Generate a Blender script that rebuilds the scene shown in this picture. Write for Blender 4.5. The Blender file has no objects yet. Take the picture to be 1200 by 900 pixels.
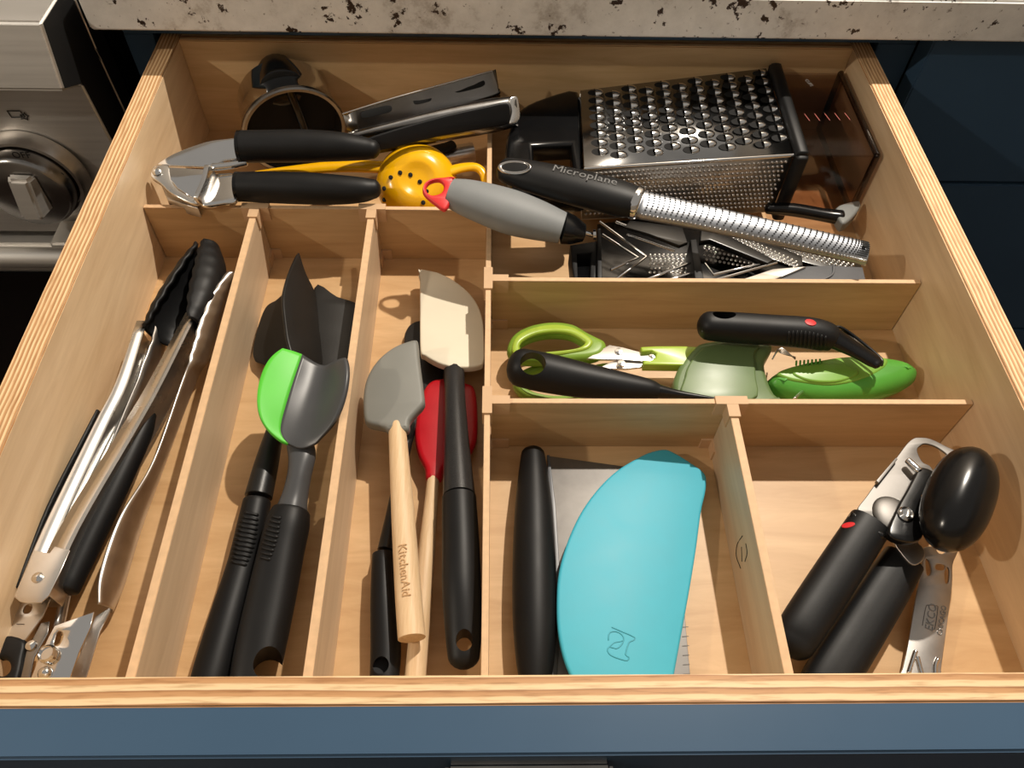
import bpy, bmesh, math, random
import numpy as np
from mathutils import Vector, Matrix
from mathutils.geometry import tessellate_polygon

sc = bpy.context.scene
COL = sc.collection
random.seed(7)

# ------------------------------------------------------------------ camera
# metres; x right, y towards the cabinet, z up; the drawer's inner bottom is z = 0
CAM = np.array([-0.0199, -0.1029, 0.45])
FPX = 925.73
_p, _r, _w = [math.radians(a) for a in (53.9226, 1.9614, 2.2078)]
_f0 = np.array([math.sin(_w), math.cos(_w), 0.0]); _r0 = np.array([math.cos(_w), -math.sin(_w), 0.0]); _z0 = np.array([0, 0, 1.0])
FW = _f0 * math.cos(_p) - _z0 * math.sin(_p)
_u0 = _z0 * math.cos(_p) + _f0 * math.sin(_p)
RT = _r0 * math.cos(_r) + _u0 * math.sin(_r)
UPV = _u0 * math.cos(_r) - _r0 * math.sin(_r)
cd = bpy.data.cameras.new('camera'); cam = bpy.data.objects.new('camera', cd); COL.objects.link(cam)
cd.sensor_width = 36.0; cd.lens = FPX / 1200 * 36.0; cd.clip_start = 0.01
M = Matrix(((RT[0], UPV[0], -FW[0], CAM[0]), (RT[1], UPV[1], -FW[1], CAM[1]), (RT[2], UPV[2], -FW[2], CAM[2]), (0, 0, 0, 1)))
cam.matrix_world = M
sc.camera = cam

# ------------------------------------------------------------------ world, lamps, exposure
wd = bpy.data.worlds.new('world'); sc.world = wd; wd.use_nodes = True
bg = wd.node_tree.nodes['Background']
bg.inputs['Color'].default_value = (1.0, 0.92, 0.82, 1); bg.inputs['Strength'].default_value = 0.31
def lamp(name, loc, energy, radius, color):
    l = bpy.data.lights.new(name, 'POINT'); l.energy = energy; l.shadow_soft_size = radius; l.color = color
    o = bpy.data.objects.new(name, l); COL.objects.link(o); o.location = loc
    return o
lamp('ceiling_lamp_over_counter', (0.43, 0.77, 1.20), 78, 0.012, (1.0, 0.91, 0.79))
lamp('ceiling_lamp_over_range', (-1.30, -0.20, 1.05), 27, 0.02, (1.0, 0.88, 0.72))
sc.view_settings.view_transform = 'Standard'
sc.view_settings.look = 'None'
sc.view_settings.gamma = 1.0
sc.view_settings.use_curve_mapping = False
sc.view_settings.exposure = 0.0

# ------------------------------------------------------------------ measuring helpers
def V(*a): return Vector(a)
def ray(px, py): return FW + RT * ((px - 600) / FPX) - UPV * ((py - 450) / FPX)
def U(px, py, z):
    d = ray(px, py); return Vector(CAM + d * ((z - CAM[2]) / d[2]))
def UY(px, py, y):
    d = ray(px, py); return Vector(CAM + d * ((y - CAM[1]) / d[1]))
def UX(px, py, x):
    d = ray(px, py); return Vector(CAM + d * ((x - CAM[0]) / d[0]))
def plane3(a, b, c):
    a, b, c = U(*a), U(*b), U(*c); n = (b - a).cross(c - a).normalized()
    if n.z < 0: n = -n
    return (n, a)
def UPl(px, py, pl):
    if not isinstance(pl, tuple): return U(px, py, pl)
    n, a = pl; d = Vector(ray(px, py)); o = Vector(CAM)
    return o + d * ((a - o).dot(n) / d.dot(n))
def mpp(P): return (Vector(P) - Vector(CAM)).dot(Vector(FW)) / FPX      # metres per pixel at a point

# ------------------------------------------------------------------ materials
def lin(c):
    return tuple(((v / 255) / 12.92 if v / 255 <= 0.04045 else ((v / 255 + 0.055) / 1.055) ** 2.4) for v in c)
def nd(nt, t, **kw):
    n = nt.nodes.new(t)
    for k, v in kw.items():
        if k == 'I':
            for a, b in v.items(): n.inputs[a].default_value = b
        else: setattr(n, k, v)
    return n
def newmat(name):
    m = bpy.data.materials.new(name); m.use_nodes = True
    nt = m.node_tree; b = nt.nodes['Principled BSDF']
    return m, nt, b
def coords(nt, scale=(1, 1, 1)):
    tc = nd(nt, 'ShaderNodeTexCoord'); mp = nd(nt, 'ShaderNodeMapping')
    mp.inputs['Scale'].default_value = scale
    nt.links.new(tc.outputs['Object'], mp.inputs['Vector'])
    return mp.outputs['Vector']
def ramp(nt, fac, stops):
    r = nd(nt, 'ShaderNodeValToRGB'); e = r.color_ramp.elements
    while len(e) < len(stops): e.new(0.5)
    for el, (p, c) in zip(e, stops): el.position = p; el.color = (*c, 1)
    nt.links.new(fac, r.inputs['Fac']); return r.outputs['Color']
def bump(nt, b, h, strength, dist=0.001):
    n = nd(nt, 'ShaderNodeBump'); n.inputs['Strength'].default_value = strength; n.inputs['Distance'].default_value = dist
    nt.links.new(h, n.inputs['Height']); nt.links.new(n.outputs['Normal'], b.inputs['Normal'])
def mat(name, c, rough=0.5, metal=0.0, var=0.08, scale=60, bmp=0.0, bscale=600, stretch=(1, 1, 1), trans=0.0, ior=1.45, spec=0.5, coat=0.0):
    m, nt, b = newmat(name)
    c = lin(c) if max(c) > 1 else c
    v = coords(nt, stretch)
    n = nd(nt, 'ShaderNodeTexNoise', I={'Scale': scale, 'Detail': 4.0})
    nt.links.new(v, n.inputs['Vector'])
    lo = tuple(x * (1 - var) for x in c); hi = tuple(min(1, x * (1 + var)) for x in c)
    nt.links.new(ramp(nt, n.outputs['Fac'], [(0.3, lo), (0.7, hi)]), b.inputs['Base Color'])
    mr = nd(nt, 'ShaderNodeMapRange', I={'To Min': max(0.02, rough - 0.05), 'To Max': min(1, rough + 0.05)})
    nt.links.new(n.outputs['Fac'], mr.inputs['Value']); nt.links.new(mr.outputs['Result'], b.inputs['Roughness'])
    b.inputs['Metallic'].default_value = metal
    b.inputs['Transmission Weight'].default_value = trans; b.inputs['IOR'].default_value = ior
    b.inputs['Specular IOR Level'].default_value = spec; b.inputs['Coat Weight'].default_value = coat
    if bmp:
        n2 = nd(nt, 'ShaderNodeTexNoise', I={'Scale': bscale, 'Detail': 2.0}); nt.links.new(v, n2.inputs['Vector'])
        bump(nt, b, n2.outputs['Fac'], bmp, 0.0006)
    return m
def wood(name, lo, hi, stretch, scale=9, rough=0.45, edge=None, blotch=0.10, knots=False):
    """veneer with the grain along the axis with the small stretch value; edge = (axis, start, pitch) shows the plies on top"""
    m, nt, b = newmat(name); lo, hi = lin(lo), lin(hi)
    v = coords(nt, stretch)
    n = nd(nt, 'ShaderNodeTexNoise', I={'Scale': scale, 'Detail': 7.0, 'Roughness': 0.62, 'Distortion': 0.6}); nt.links.new(v, n.inputs['Vector'])
    v2 = coords(nt, (1, 1, 1))
    n2 = nd(nt, 'ShaderNodeTexNoise', I={'Scale': 7.0, 'Detail': 2.0}); nt.links.new(v2, n2.inputs['Vector'])
    col = ramp(nt, n.outputs['Fac'], [(0.28, lo), (0.72, hi)])
    mx = nd(nt, 'ShaderNodeMix', data_type='RGBA', blend_type='MULTIPLY'); mx.inputs[0].default_value = 1.0
    nt.links.new(col, mx.inputs[6])
    nt.links.new(ramp(nt, n2.outputs['Fac'], [(0.3, (1 - blotch,) * 3), (0.7, (1, 1, 1))]), mx.inputs[7])
    out = mx.outputs[2]
    if knots:
        n3 = nd(nt, 'ShaderNodeTexNoise', I={'Scale': 26.0, 'Detail': 1.0}); nt.links.new(coords(nt, tuple(max(0.35, min(1.6, s * 0.3)) for s in stretch)), n3.inputs['Vector'])
        k = nd(nt, 'ShaderNodeMix', data_type='RGBA', blend_type='MIX')
        nt.links.new(ramp(nt, n3.outputs['Fac'], [(0.74, (0, 0, 0)), (0.80, (0.7, 0.7, 0.7))]), k.inputs[0])
        nt.links.new(out, k.inputs[6]); k.inputs[7].default_value = (*lin((120, 80, 45)), 1); out = k.outputs[2]
    if edge:
        ax, start, pitch = edge
        tc = nd(nt, 'ShaderNodeTexCoord'); sx = nd(nt, 'ShaderNodeSeparateXYZ'); nt.links.new(tc.outputs['Object'], sx.inputs['Vector'])
        ab = nd(nt, 'ShaderNodeMath', operation='ABSOLUTE'); nt.links.new(sx.outputs[ax], ab.inputs[0])
        nw = nd(nt, 'ShaderNodeTexNoise', I={'Scale': 22.0, 'Detail': 2.0}); nt.links.new(v2, nw.inputs['Vector'])
        ma = nd(nt, 'ShaderNodeMath', operation='MULTIPLY_ADD'); ma.inputs[1].default_value = 0.0022
        nt.links.new(nw.outputs['Fac'], ma.inputs[0]); nt.links.new(ab.outputs[0], ma.inputs[2])
        dv = nd(nt, 'ShaderNodeMath', operation='MULTIPLY'); dv.inputs[1].default_value = 1 / pitch; nt.links.new(ma.outputs[0], dv.inputs[0])
        fr = nd(nt, 'ShaderNodeMath', operation='FRACT'); nt.links.new(dv.outputs[0], fr.inputs[0])
        pc = ramp(nt, fr.outputs[0], [(0.0, lin((168, 118, 74))), (0.10, lin((196, 146, 98))), (0.42, lin((204, 156, 108))), (0.5, lin((238, 204, 158))), (0.9, lin((242, 210, 165))), (1.0, lin((160, 110, 70)))])
        n5 = nd(nt, 'ShaderNodeTexNoise', I={'Scale': 14.0, 'Detail': 4.0}); nt.links.new(coords(nt, tuple(s * 4 for s in stretch)), n5.inputs['Vector'])
        m5 = nd(nt, 'ShaderNodeMix', data_type='RGBA', blend_type='MULTIPLY'); m5.inputs[0].default_value = 1.0
        nt.links.new(pc, m5.inputs[6]); nt.links.new(ramp(nt, n5.outputs['Fac'], [(0.3, (0.72, 0.66, 0.6)), (0.5, (1, 1, 1))]), m5.inputs[7])
        sn = nd(nt, 'ShaderNodeSeparateXYZ'); nt.links.new(tc.outputs['Normal'], sn.inputs['Vector'])
        gt = nd(nt, 'ShaderNodeMath', operation='GREATER_THAN'); gt.inputs[1].default_value = 0.7; nt.links.new(sn.outputs[2], gt.inputs[0])
        k = nd(nt, 'ShaderNodeMix', data_type='RGBA', blend_type='MIX'); nt.links.new(gt.outputs[0], k.inputs[0])
        nt.links.new(out, k.inputs[6]); nt.links.new(m5.outputs[2], k.inputs[7]); out = k.outputs[2]
    nt.links.new(out, b.inputs['Base Color'])
    b.inputs['Roughness'].default_value = rough
    bump(nt, b, n.outputs['Fac'], 0.06, 0.0008)
    return m
def granite(name):
    m, nt, b = newmat(name); v = coords(nt)
    n1 = nd(nt, 'ShaderNodeTexNoise', I={'Scale': 26.0, 'Detail': 8.0, 'Roughness': 0.7}); nt.links.new(v, n1.inputs['Vector'])
    base = ramp(nt, n1.outputs['Fac'], [(0.25, lin((140, 126, 112))), (0.45, lin((226, 224, 220))), (0.7, lin((246, 244, 240)))])
    n2 = nd(nt, 'ShaderNodeTexNoise', I={'Scale': 75.0, 'Detail': 5.0, 'Roughness': 0.65}); nt.links.new(v, n2.inputs['Vector'])
    n3 = nd(nt, 'ShaderNodeTexNoise', I={'Scale': 240.0, 'Detail': 3.0}); nt.links.new(v, n3.inputs['Vector'])
    k1 = nd(nt, 'ShaderNodeMix', data_type='RGBA'); nt.links.new(ramp(nt, n2.outputs['Fac'], [(0.605, (0, 0, 0)), (0.63, (1, 1, 1))]), k1.inputs[0])
    nt.links.new(base, k1.inputs[6]); k1.inputs[7].default_value = (*lin((52, 36, 28)), 1)
    k2 = nd(nt, 'ShaderNodeMix', data_type='RGBA'); nt.links.new(ramp(nt, n3.outputs['Fac'], [(0.66, (0, 0, 0)), (0.74, (0.7, 0.7, 0.7))]), k2.inputs[0])
    nt.links.new(k1.outputs[2], k2.inputs[6]); k2.inputs[7].default_value = (*lin((88, 70, 58)), 1)
    nt.links.new(k2.outputs[2], b.inputs['Base Color']); b.inputs['Roughness'].default_value = 0.3
    return m
MT = {
    'ply_side': wood('birch_ply_side', (214, 182, 142), (238, 210, 172), (12, 1.0, 10), edge=(0, 0, 0.0027)),
    'ply_front': wood('birch_ply_front', (204, 170, 122), (230, 198, 152), (1.0, 12, 10), edge=(1, 0, 0.0056), knots=True),
    'bottom': wood('birch_bottom', (194, 152, 104), (222, 184, 136), (1.6, 9, 9), scale=7, blotch=0.06),
    'div_x': wood('divider_wood_crosswise', (186, 148, 104), (214, 178, 132), (1.0, 10, 10), blotch=0.08),
    'div_y': wood('divider_wood_lengthwise', (196, 168, 136), (218, 192, 160), (10, 1.0, 10), blotch=0.08),
    'connector': mat('tan_plastic', (206, 170, 132), 0.6, var=0.04),
    'edge_pale': mat('pale_divider_edge', (216, 180, 140), 0.6, var=0.08, scale=200),
    'blue': mat('blue_paint', (62, 88, 114), 0.32, var=0.03, scale=12),
    'granite': granite('granite'),
    'rubber': mat('black_rubber', (19, 19, 20), 0.48, var=0.1, bmp=0.03, spec=0.35),
    'plastic': mat('black_gloss_plastic', (14, 14, 15), 0.22, var=0.05),
    'nylon': mat('black_nylon', (26, 25, 24), 0.38, var=0.12, bmp=0.08, bscale=900),
    'fleck': mat('flecked_black_plastic', (38, 38, 39), 0.35, var=0.5, scale=1400, bmp=0.15, bscale=1200),
    'steel': mat('brushed_steel', (0.74, 0.72, 0.69), 0.28, 1.0, var=0.06, scale=30),
    'chrome': mat('polished_steel', (0.78, 0.78, 0.78), 0.09, 1.0, var=0.03, scale=30),
    'range_steel': mat('range_steel', (0.78, 0.76, 0.73), 0.55, 1.0, var=0.05, scale=40, stretch=(0.2, 1, 8)),
    'dimmed_steel': mat('dimmed_steel', (0.20, 0.19, 0.18), 0.5, 1.0, var=0.1, scale=120),  # steel base colour lowered so the lamp's reflection does not burn out
    'black_steel': mat('black_steel', (0.10, 0.10, 0.10), 0.2, 1.0, var=0.1, scale=60),
    'zester_steel': mat('zester_steel', (0.46, 0.48, 0.52), 0.42, 1.0, var=0.06, scale=60),
    'grater_steel': mat('grater_steel', (0.42, 0.42, 0.42), 0.2, 1.0, var=0.05, scale=60),
    'dull_steel': mat('dull_steel', (0.55, 0.52, 0.49), 0.34, 1.0, var=0.12, scale=80),
    'dark_steel': mat('dark_steel', (0.30, 0.29, 0.28), 0.25, 1.0, var=0.1, scale=60),
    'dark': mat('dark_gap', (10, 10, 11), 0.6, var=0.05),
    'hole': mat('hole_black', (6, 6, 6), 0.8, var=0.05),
    'glass': mat('oven_glass', (8, 8, 9), 0.08, var=0.02),
    'yellow': mat('yellow_enamel', (246, 184, 10), 0.22, var=0.03, coat=0.4),
    'red': mat('red_silicone', (186, 14, 30), 0.38, var=0.06),
    'redcap': mat('red_plastic', (222, 52, 52), 0.4, var=0.05),
    'greygrip': mat('grey_grip', (128, 131, 132), 0.55, var=0.04),
    'greysil': mat('grey_silicone', (126, 126, 120), 0.5, var=0.03),
    'charcoal': mat('charcoal_nylon', (72, 73, 75), 0.35, var=0.05),
    'green': mat('bright_green_silicone', (92, 205, 62), 0.45, var=0.03),
    'white': mat('cream_silicone', (222, 212, 190), 0.5, var=0.02),
    'turq': mat('turquoise_silicone', (66, 174, 196), 0.5, var=0.03, bmp=0.03),
    'turqline': mat('turquoise_relief', (54, 158, 176), 0.5, var=0.03),
    'lime': mat('lime_plastic', (164, 190, 66), 0.3, var=0.04),
    'limedark': mat('green_scissor_grip', (126, 160, 54), 0.4, var=0.05),
    'clear_green': mat('translucent_green', (118, 142, 92), 0.35, var=0.05, trans=0.25),
    'avo': mat('avocado_green', (84, 158, 58), 0.35, var=0.05),
    'avolight': mat('pale_green_overlay', (124, 172, 66), 0.35, var=0.05),
    'redmark': mat('red_mark', (205, 40, 44), 0.4, var=0.03),
    'greytext': mat('grey_print', (112, 112, 112), 0.5, var=0.02),
    'whitetext': mat('white_print', (210, 205, 200), 0.5, var=0.02),
    'redtext': mat('pale_red_print', (205, 120, 110), 0.5, var=0.02),
    'blacktext': mat('black_print', (14, 14, 14), 0.5, var=0.02),
    'greysheet': mat('grey_plastic_sheet', (92, 94, 98), 0.35, var=0.1, scale=40),
    'greytip': mat('grey_soft_plastic', (118, 120, 118), 0.5, var=0.04),
    'beech': wood('beech_handle', (212, 176, 132), (234, 204, 164), (40, 2.5, 40), scale=14, blotch=0.04, rough=0.55),
    'beechmark': mat('wood_burnt_mark', (190, 150, 106), 0.6, var=0.05),
    'wallpaint': mat('wall_paint', (150, 142, 132), 0.8, var=0.03, scale=6),
    'floorwood': wood('dark_floor', (36, 24, 20), (58, 40, 32), (1, 8, 8), scale=4),
}

def clear(name, tint, gloss):
    m, nt, b = newmat(name)
    tr = nd(nt, 'ShaderNodeBsdfTransparent'); tr.inputs['Color'].default_value = (*tint, 1)
    gl = nd(nt, 'ShaderNodeBsdfGlossy', I={'Roughness': 0.06}); gl.inputs['Color'].default_value = (0.95, 0.93, 0.92, 1)
    lw = nd(nt, 'ShaderNodeLayerWeight', I={'Blend': 0.18}); mx = nd(nt, 'ShaderNodeMixShader')
    ml = nd(nt, 'ShaderNodeMath', operation='MULTIPLY'); ml.inputs[1].default_value = gloss; ml.use_clamp = True
    nt.links.new(lw.outputs['Facing'], ml.inputs[0]); nt.links.new(ml.outputs[0], mx.inputs[0])
    nt.links.new(tr.outputs[0], mx.inputs[1]); nt.links.new(gl.outputs[0], mx.inputs[2])
    nt.links.new(mx.outputs[0], nt.nodes['Material Output'].inputs['Surface'])
    return m
MT['smoke'] = clear('smoky_clear_plastic', (0.86, 0.80, 0.76), 0.35)
MT['smoke_rim'] = clear('smoky_rim_plastic', (0.42, 0.37, 0.35), 0.5)
# ------------------------------------------------------------------ object helpers
def new_obj(name, me, parent, m, smooth=True, mods=()):
    o = bpy.data.objects.new(name, me); COL.objects.link(o)
    if m is not None and not me.materials: me.materials.append(MT[m] if isinstance(m, str) else m)
    if parent is not None: o.parent = parent
    if smooth: me.polygons.foreach_set('use_smooth', [True] * len(me.polygons))
    for kind, kw in mods:
        md = o.modifiers.new(kind.lower(), kind)
        for k, v in kw.items(): setattr(md, k, v)
    return o
def thing(name, label, cat, loc=(0, 0, 0), group=None):
    o = bpy.data.objects.new(name, None); COL.objects.link(o); o.empty_display_size = 0.02
    o.location = loc; o['label'] = label; o['category'] = cat
    if group: o['group'] = group
    return o
def base_of(p):
    while p.parent is not None: p = p.parent
    return Vector(p.location)
def from_bm(name, bm, parent, m, smooth=True, mods=(), autosmooth=None):
    if autosmooth is not None:
        for e in bm.edges:
            if len(e.link_faces) == 2 and e.calc_face_angle(0) > math.radians(autosmooth): e.smooth = False
    me = bpy.data.meshes.new(name); bm.to_mesh(me); bm.free()
    if parent is not None: me.transform(Matrix.Translation(-base_of(parent)))
    return new_obj(name, me, parent, m, smooth, mods)
def box(name, parent, m, lo, hi, bev=0.0, seg=2):
    bm = bmesh.new(); lo, hi = Vector(lo), Vector(hi)
    bmesh.ops.create_cube(bm, size=1.0)
    for v in bm.verts: v.co = Vector([lo[i] + (v.co[i] + 0.5) * (hi[i] - lo[i]) for i in range(3)])
    if bev: bmesh.ops.bevel(bm, geom=bm.edges[:], offset=bev, segments=seg, affect='EDGES', clamp_overlap=True)
    return from_bm(name, bm, parent, m, smooth=False)
def hexa(name, parent, m, top, bot, bev=0.0):
    """solid from four top and four bottom corners"""
    bm = bmesh.new(); t = [bm.verts.new(p) for p in top]; b = [bm.verts.new(p) for p in bot]
    bm.faces.new(t); bm.faces.new(b[::-1])
    for i in range(4): bm.faces.new((t[i], b[i], b[(i + 1) % 4], t[(i + 1) % 4]))
    bmesh.ops.recalc_face_normals(bm, faces=bm.faces[:])
    if bev: bmesh.ops.bevel(bm, geom=bm.edges[:], offset=bev, segments=2, affect='EDGES', clamp_overlap=True)
    return from_bm(name, bm, parent, m, smooth=False)
def crom(pts, closed=False, sub=4):
    """Catmull-Rom through tuples"""
    n = len(pts); out = []
    if n < 3 and not closed: 
        return [tuple(np.array(pts[0]) * (1 - t / sub) + np.array(pts[1]) * (t / sub)) for t in range(sub + 1)]
    P = [np.array(p, float) for p in pts]
    rng = range(n) if closed else range(n - 1)
    for i in rng:
        p1, p2 = P[i], P[(i + 1) % n]
        p0 = P[i - 1] if (closed or i > 0) else 2 * p1 - p2
        p3 = P[(i + 2) % n] if (closed or i + 2 < n) else 2 * p2 - p1
        for k in range(sub):
            t = k / sub
            out.append(tuple(0.5 * ((2 * p1) + (p2 - p0) * t + (2 * p0 - 5 * p1 + 4 * p2 - p3) * t * t + (3 * p1 - p0 - 3 * p2 + p3) * t ** 3)))
    if not closed: out.append(tuple(P[-1]))
    return out
def flat(name, parent, m, loops, th, bev, O, ax, ay, az, up=False, mods=(), auto=35):
    """loops (2D in the O, ax, ay frame; the first is the outline, the rest are holes) filled, given thickness th below O and a bevel"""
    cu = bpy.data.curves.new(name, 'CURVE'); cu.dimensions = '2D'; cu.fill_mode = 'BOTH'
    for lp in loops:
        s = cu.splines.new('POLY'); s.points.add(len(lp) - 1); s.use_cyclic_u = True
        for p, q in zip(s.points, lp): p.co = (q[0], q[1], 0, 1)
    bev = min(bev, th / 2)
    cu.extrude = max(th / 2 - bev, 0.00001)
    if bev: cu.bevel_depth = bev; cu.bevel_resolution = 2; cu.offset = -bev
    t = bpy.data.objects.new('t', cu); COL.objects.link(t)
    dg = bpy.context.evaluated_depsgraph_get()
    me = bpy.data.meshes.new_from_object(t.evaluated_get(dg)); me.name = name
    bpy.data.objects.remove(t); bpy.data.curves.remove(cu)
    c = O - az * (th / 2)
    W = Matrix(((ax[0], ay[0], az[0], c[0]), (ax[1], ay[1], az[1], c[1]), (ax[2], ay[2], az[2], c[2]), (0, 0, 0, 1)))
    bm = bmesh.new(); bm.from_mesh(me); bpy.data.meshes.remove(me)
    bmesh.ops.remove_doubles(bm, verts=bm.verts[:], dist=1e-6)
    bm.transform(W)
    return from_bm(name, bm, parent, m, True, mods, autosmooth=auto)
def plate(name, parent, m, outline, pl, th, bev=0.0005, holes=(), smooth=True, hsmooth=True, mods=(), auto=35, sub=4):
    """a sheet whose top face has this outline in the plane pl (a height, or a tilted plane)"""
    n = pl[0] if isinstance(pl, tuple) else Vector((0, 0, 1))
    cv = lambda L, s: [UPl(p[0], p[1], pl) for p in (crom(L, True, sub) if s else L)]
    P = cv(outline, smooth); O = sum(P, Vector()) / len(P)
    ax = (Vector(RT) - n * Vector(RT).dot(n)).normalized(); ay = n.cross(ax)
    to2 = lambda L: [((p - O).dot(ax), (p - O).dot(ay)) for p in L]
    loops = [to2(P)] + [to2(cv(h, hsmooth)) for h in holes]
    return flat(name, parent, m, loops, th, bev, O, ax, ay, n, mods=mods, auto=auto)
def sweep(name, parent, m, pts, sub=5, seg=20, cap0=0.6, cap1=0.6, sq=2.0, ribs=None, up=None, mods=()):
    """pts: (Vector, rx, ry); rounded ends of length cap*rx; sq > 2 squares the section"""
    q = crom([(p.x, p.y, p.z, a, b) for p, a, b in pts], False, sub)
    C = [Vector(x[:3]) for x in q]; A = [x[3] for x in q]; B = [x[4] for x in q]
    T = []
    for i in range(len(C)):
        T.append((C[min(i + 1, len(C) - 1)] - C[max(i - 1, 0)]).normalized())
    rings = []
    def cap(i, k, sgn):
        out = []
        for j in range(1, 6):
            a = j / 5 * math.pi / 2
            out.append((C[i] + T[i] * sgn * k * A[i] * math.sin(a), T[i], max(A[i] * math.cos(a), 1e-5), max(B[i] * math.cos(a), 1e-5)))
        return out
    if cap0: rings += cap(0, cap0, -1)[::-1]
    rings += [(C[i], T[i], A[i], B[i]) for i in range(len(C))]
    if cap1: rings += cap(len(C) - 1, cap1, 1)
    u0 = Vector(up) if up is not None else Vector((0, 0, 1))
    bm = bmesh.new(); R = []
    for c, t, a, b in rings:
        s = t.cross(u0)
        if s.length < 1e-4: s = t.cross(Vector((0, 1, 0)))
        s.normalize(); n = s.cross(t).normalized(); ring = []
        for k in range(seg):
            w = 2 * math.pi * k / seg; cw, sw = math.cos(w), math.sin(w)
            f = (abs(cw) ** sq + abs(sw) ** sq) ** (-1 / sq)
            ring.append(bm.verts.new(c + s * (a * cw * f) + n * (b * sw * f)))
        R.append(ring)
    for i in range(len(R) - 1):
        for k in range(seg):
            bm.faces.new((R[i][k], R[i + 1][k], R[i + 1][(k + 1) % seg], R[i][(k + 1) % seg]))
    bm.faces.new(R[0]); bm.faces.new(R[-1][::-1])
    bmesh.ops.recalc_face_normals(bm, faces=bm.faces[:])
    return from_bm(name, bm, parent, m, True, mods, autosmooth=50)
def hpx(L):
    """(px, py, z, half width in px[, height ratio]) -> sweep points"""
    out = []
    for a in L:
        P = U(a[0], a[1], a[2]); r = a[3] * mpp(P)
        out.append((P, r, r * (a[4] if len(a) > 4 else 1.0)))
    return out
def rod(name, parent, m, pts, r, seg=8, closed=False, sub=4, cap=0.5):
    P = [p if isinstance(p, Vector) else U(*p) for p in pts]
    if closed: P = P + [P[0]]
    return sweep(name, parent, m, [(p, r, r) for p in P], sub=sub, seg=seg, cap0=cap, cap1=cap)
def loft(name, parent, m, rows, th=0.002, sub=2, offset=-1.0, mods=(), auto=None):
    """rows of world points -> sheet with thickness"""
    bm = bmesh.new(); G = [[bm.verts.new(p) for p in r] for r in rows]
    for i in range(len(G) - 1):
        for j in range(len(G[0]) - 1): bm.faces.new((G[i][j], G[i + 1][j], G[i + 1][j + 1], G[i][j + 1]))
    bmesh.ops.recalc_face_normals(bm, faces=bm.faces[:])
    if sum((f.normal.z for f in bm.faces)) < 0: bmesh.ops.reverse_faces(bm, faces=bm.faces[:])
    md = []
    if sub: md.append(('SUBSURF', dict(levels=sub, render_levels=sub, boundary_smooth='PRESERVE_CORNERS')))
    if th: md.append(('SOLIDIFY', dict(thickness=th, offset=offset)))
    return from_bm(name, bm, parent, m, True, md + list(mods), autosmooth=auto)
def lpx(rows): return [[U(*p) for p in r] for r in rows]
def frame_of(axis, hint=(1, 0, 0)):
    z = Vector(axis).normalized(); x = Vector(hint); x = (x - z * x.dot(z)).normalized(); return x, z.cross(x), z
def lathe(name, parent, m, prof, O, axis=(0, 0, 1), seg=28, squash=(1, 1), hint=(1, 0, 0), auto=40, mods=(), caps=True):
    x, y, z = frame_of(axis, hint); bm = bmesh.new(); R = []
    for r, h in prof:
        R.append([bm.verts.new(O + z * h + x * (max(r, 1e-5) * squash[0] * math.cos(2 * math.pi * k / seg)) + y * (max(r, 1e-5) * squash[1] * math.sin(2 * math.pi * k / seg))) for k in range(seg)])
    for i in range(len(R) - 1):
        for k in range(seg): bm.faces.new((R[i][k], R[i][(k + 1) % seg], R[i + 1][(k + 1) % seg], R[i + 1][k]))
    if caps: bm.faces.new(R[0][::-1]); bm.faces.new(R[-1])
    bmesh.ops.recalc_face_normals(bm, faces=bm.faces[:])
    return from_bm(name, bm, parent, m, True, mods, autosmooth=auto)
def drill(o, O, axis, ra, rb, depth=0.1, hint=(1, 0, 0)):
    """cut an elliptical hole"""
    x, y, z = frame_of(axis, hint); bm = bmesh.new(); n = 24
    a = [bm.verts.new(O - z * depth / 2 + x * ra * math.cos(2 * math.pi * k / n) + y * rb * math.sin(2 * math.pi * k / n)) for k in range(n)]
    b = [bm.verts.new(v.co + z * depth) for v in a]
    bm.faces.new(a[::-1]); bm.faces.new(b)
    for k in range(n): bm.faces.new((a[k], a[(k + 1) % n], b[(k + 1) % n], b[k]))
    bmesh.ops.recalc_face_normals(bm, faces=bm.faces[:])
    me = bpy.data.meshes.new('cut'); bm.to_mesh(me); bm.free()
    if o.parent is not None: me.transform(Matrix.Translation(-base_of(o.parent)))
    me.materials.append(o.data.materials[0])
    c = bpy.data.objects.new('cut', me); COL.objects.link(c)
    par = o.parent; o.parent = None
    md = o.modifiers.new('b', 'BOOLEAN'); md.object = c; md.operation = 'DIFFERENCE'; md.solver = 'EXACT'
    dg = bpy.context.evaluated_depsgraph_get(); dg.update()
    res = bpy.data.meshes.new_from_object(o.evaluated_get(dg)); nm = o.data.name
    o.modifiers.clear(); old = o.data; o.data = res; bpy.data.meshes.remove(old); res.name = nm
    bpy.data.objects.remove(c); bpy.data.meshes.remove(me); o.parent = par
    bm = bmesh.new(); bm.from_mesh(o.data)
    for e in bm.edges:
        if len(e.link_faces) == 2: e.smooth = e.calc_face_angle(0) < math.radians(45)
    for f in bm.faces: f.smooth = True
    bm.to_mesh(o.data); bm.free()
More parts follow.
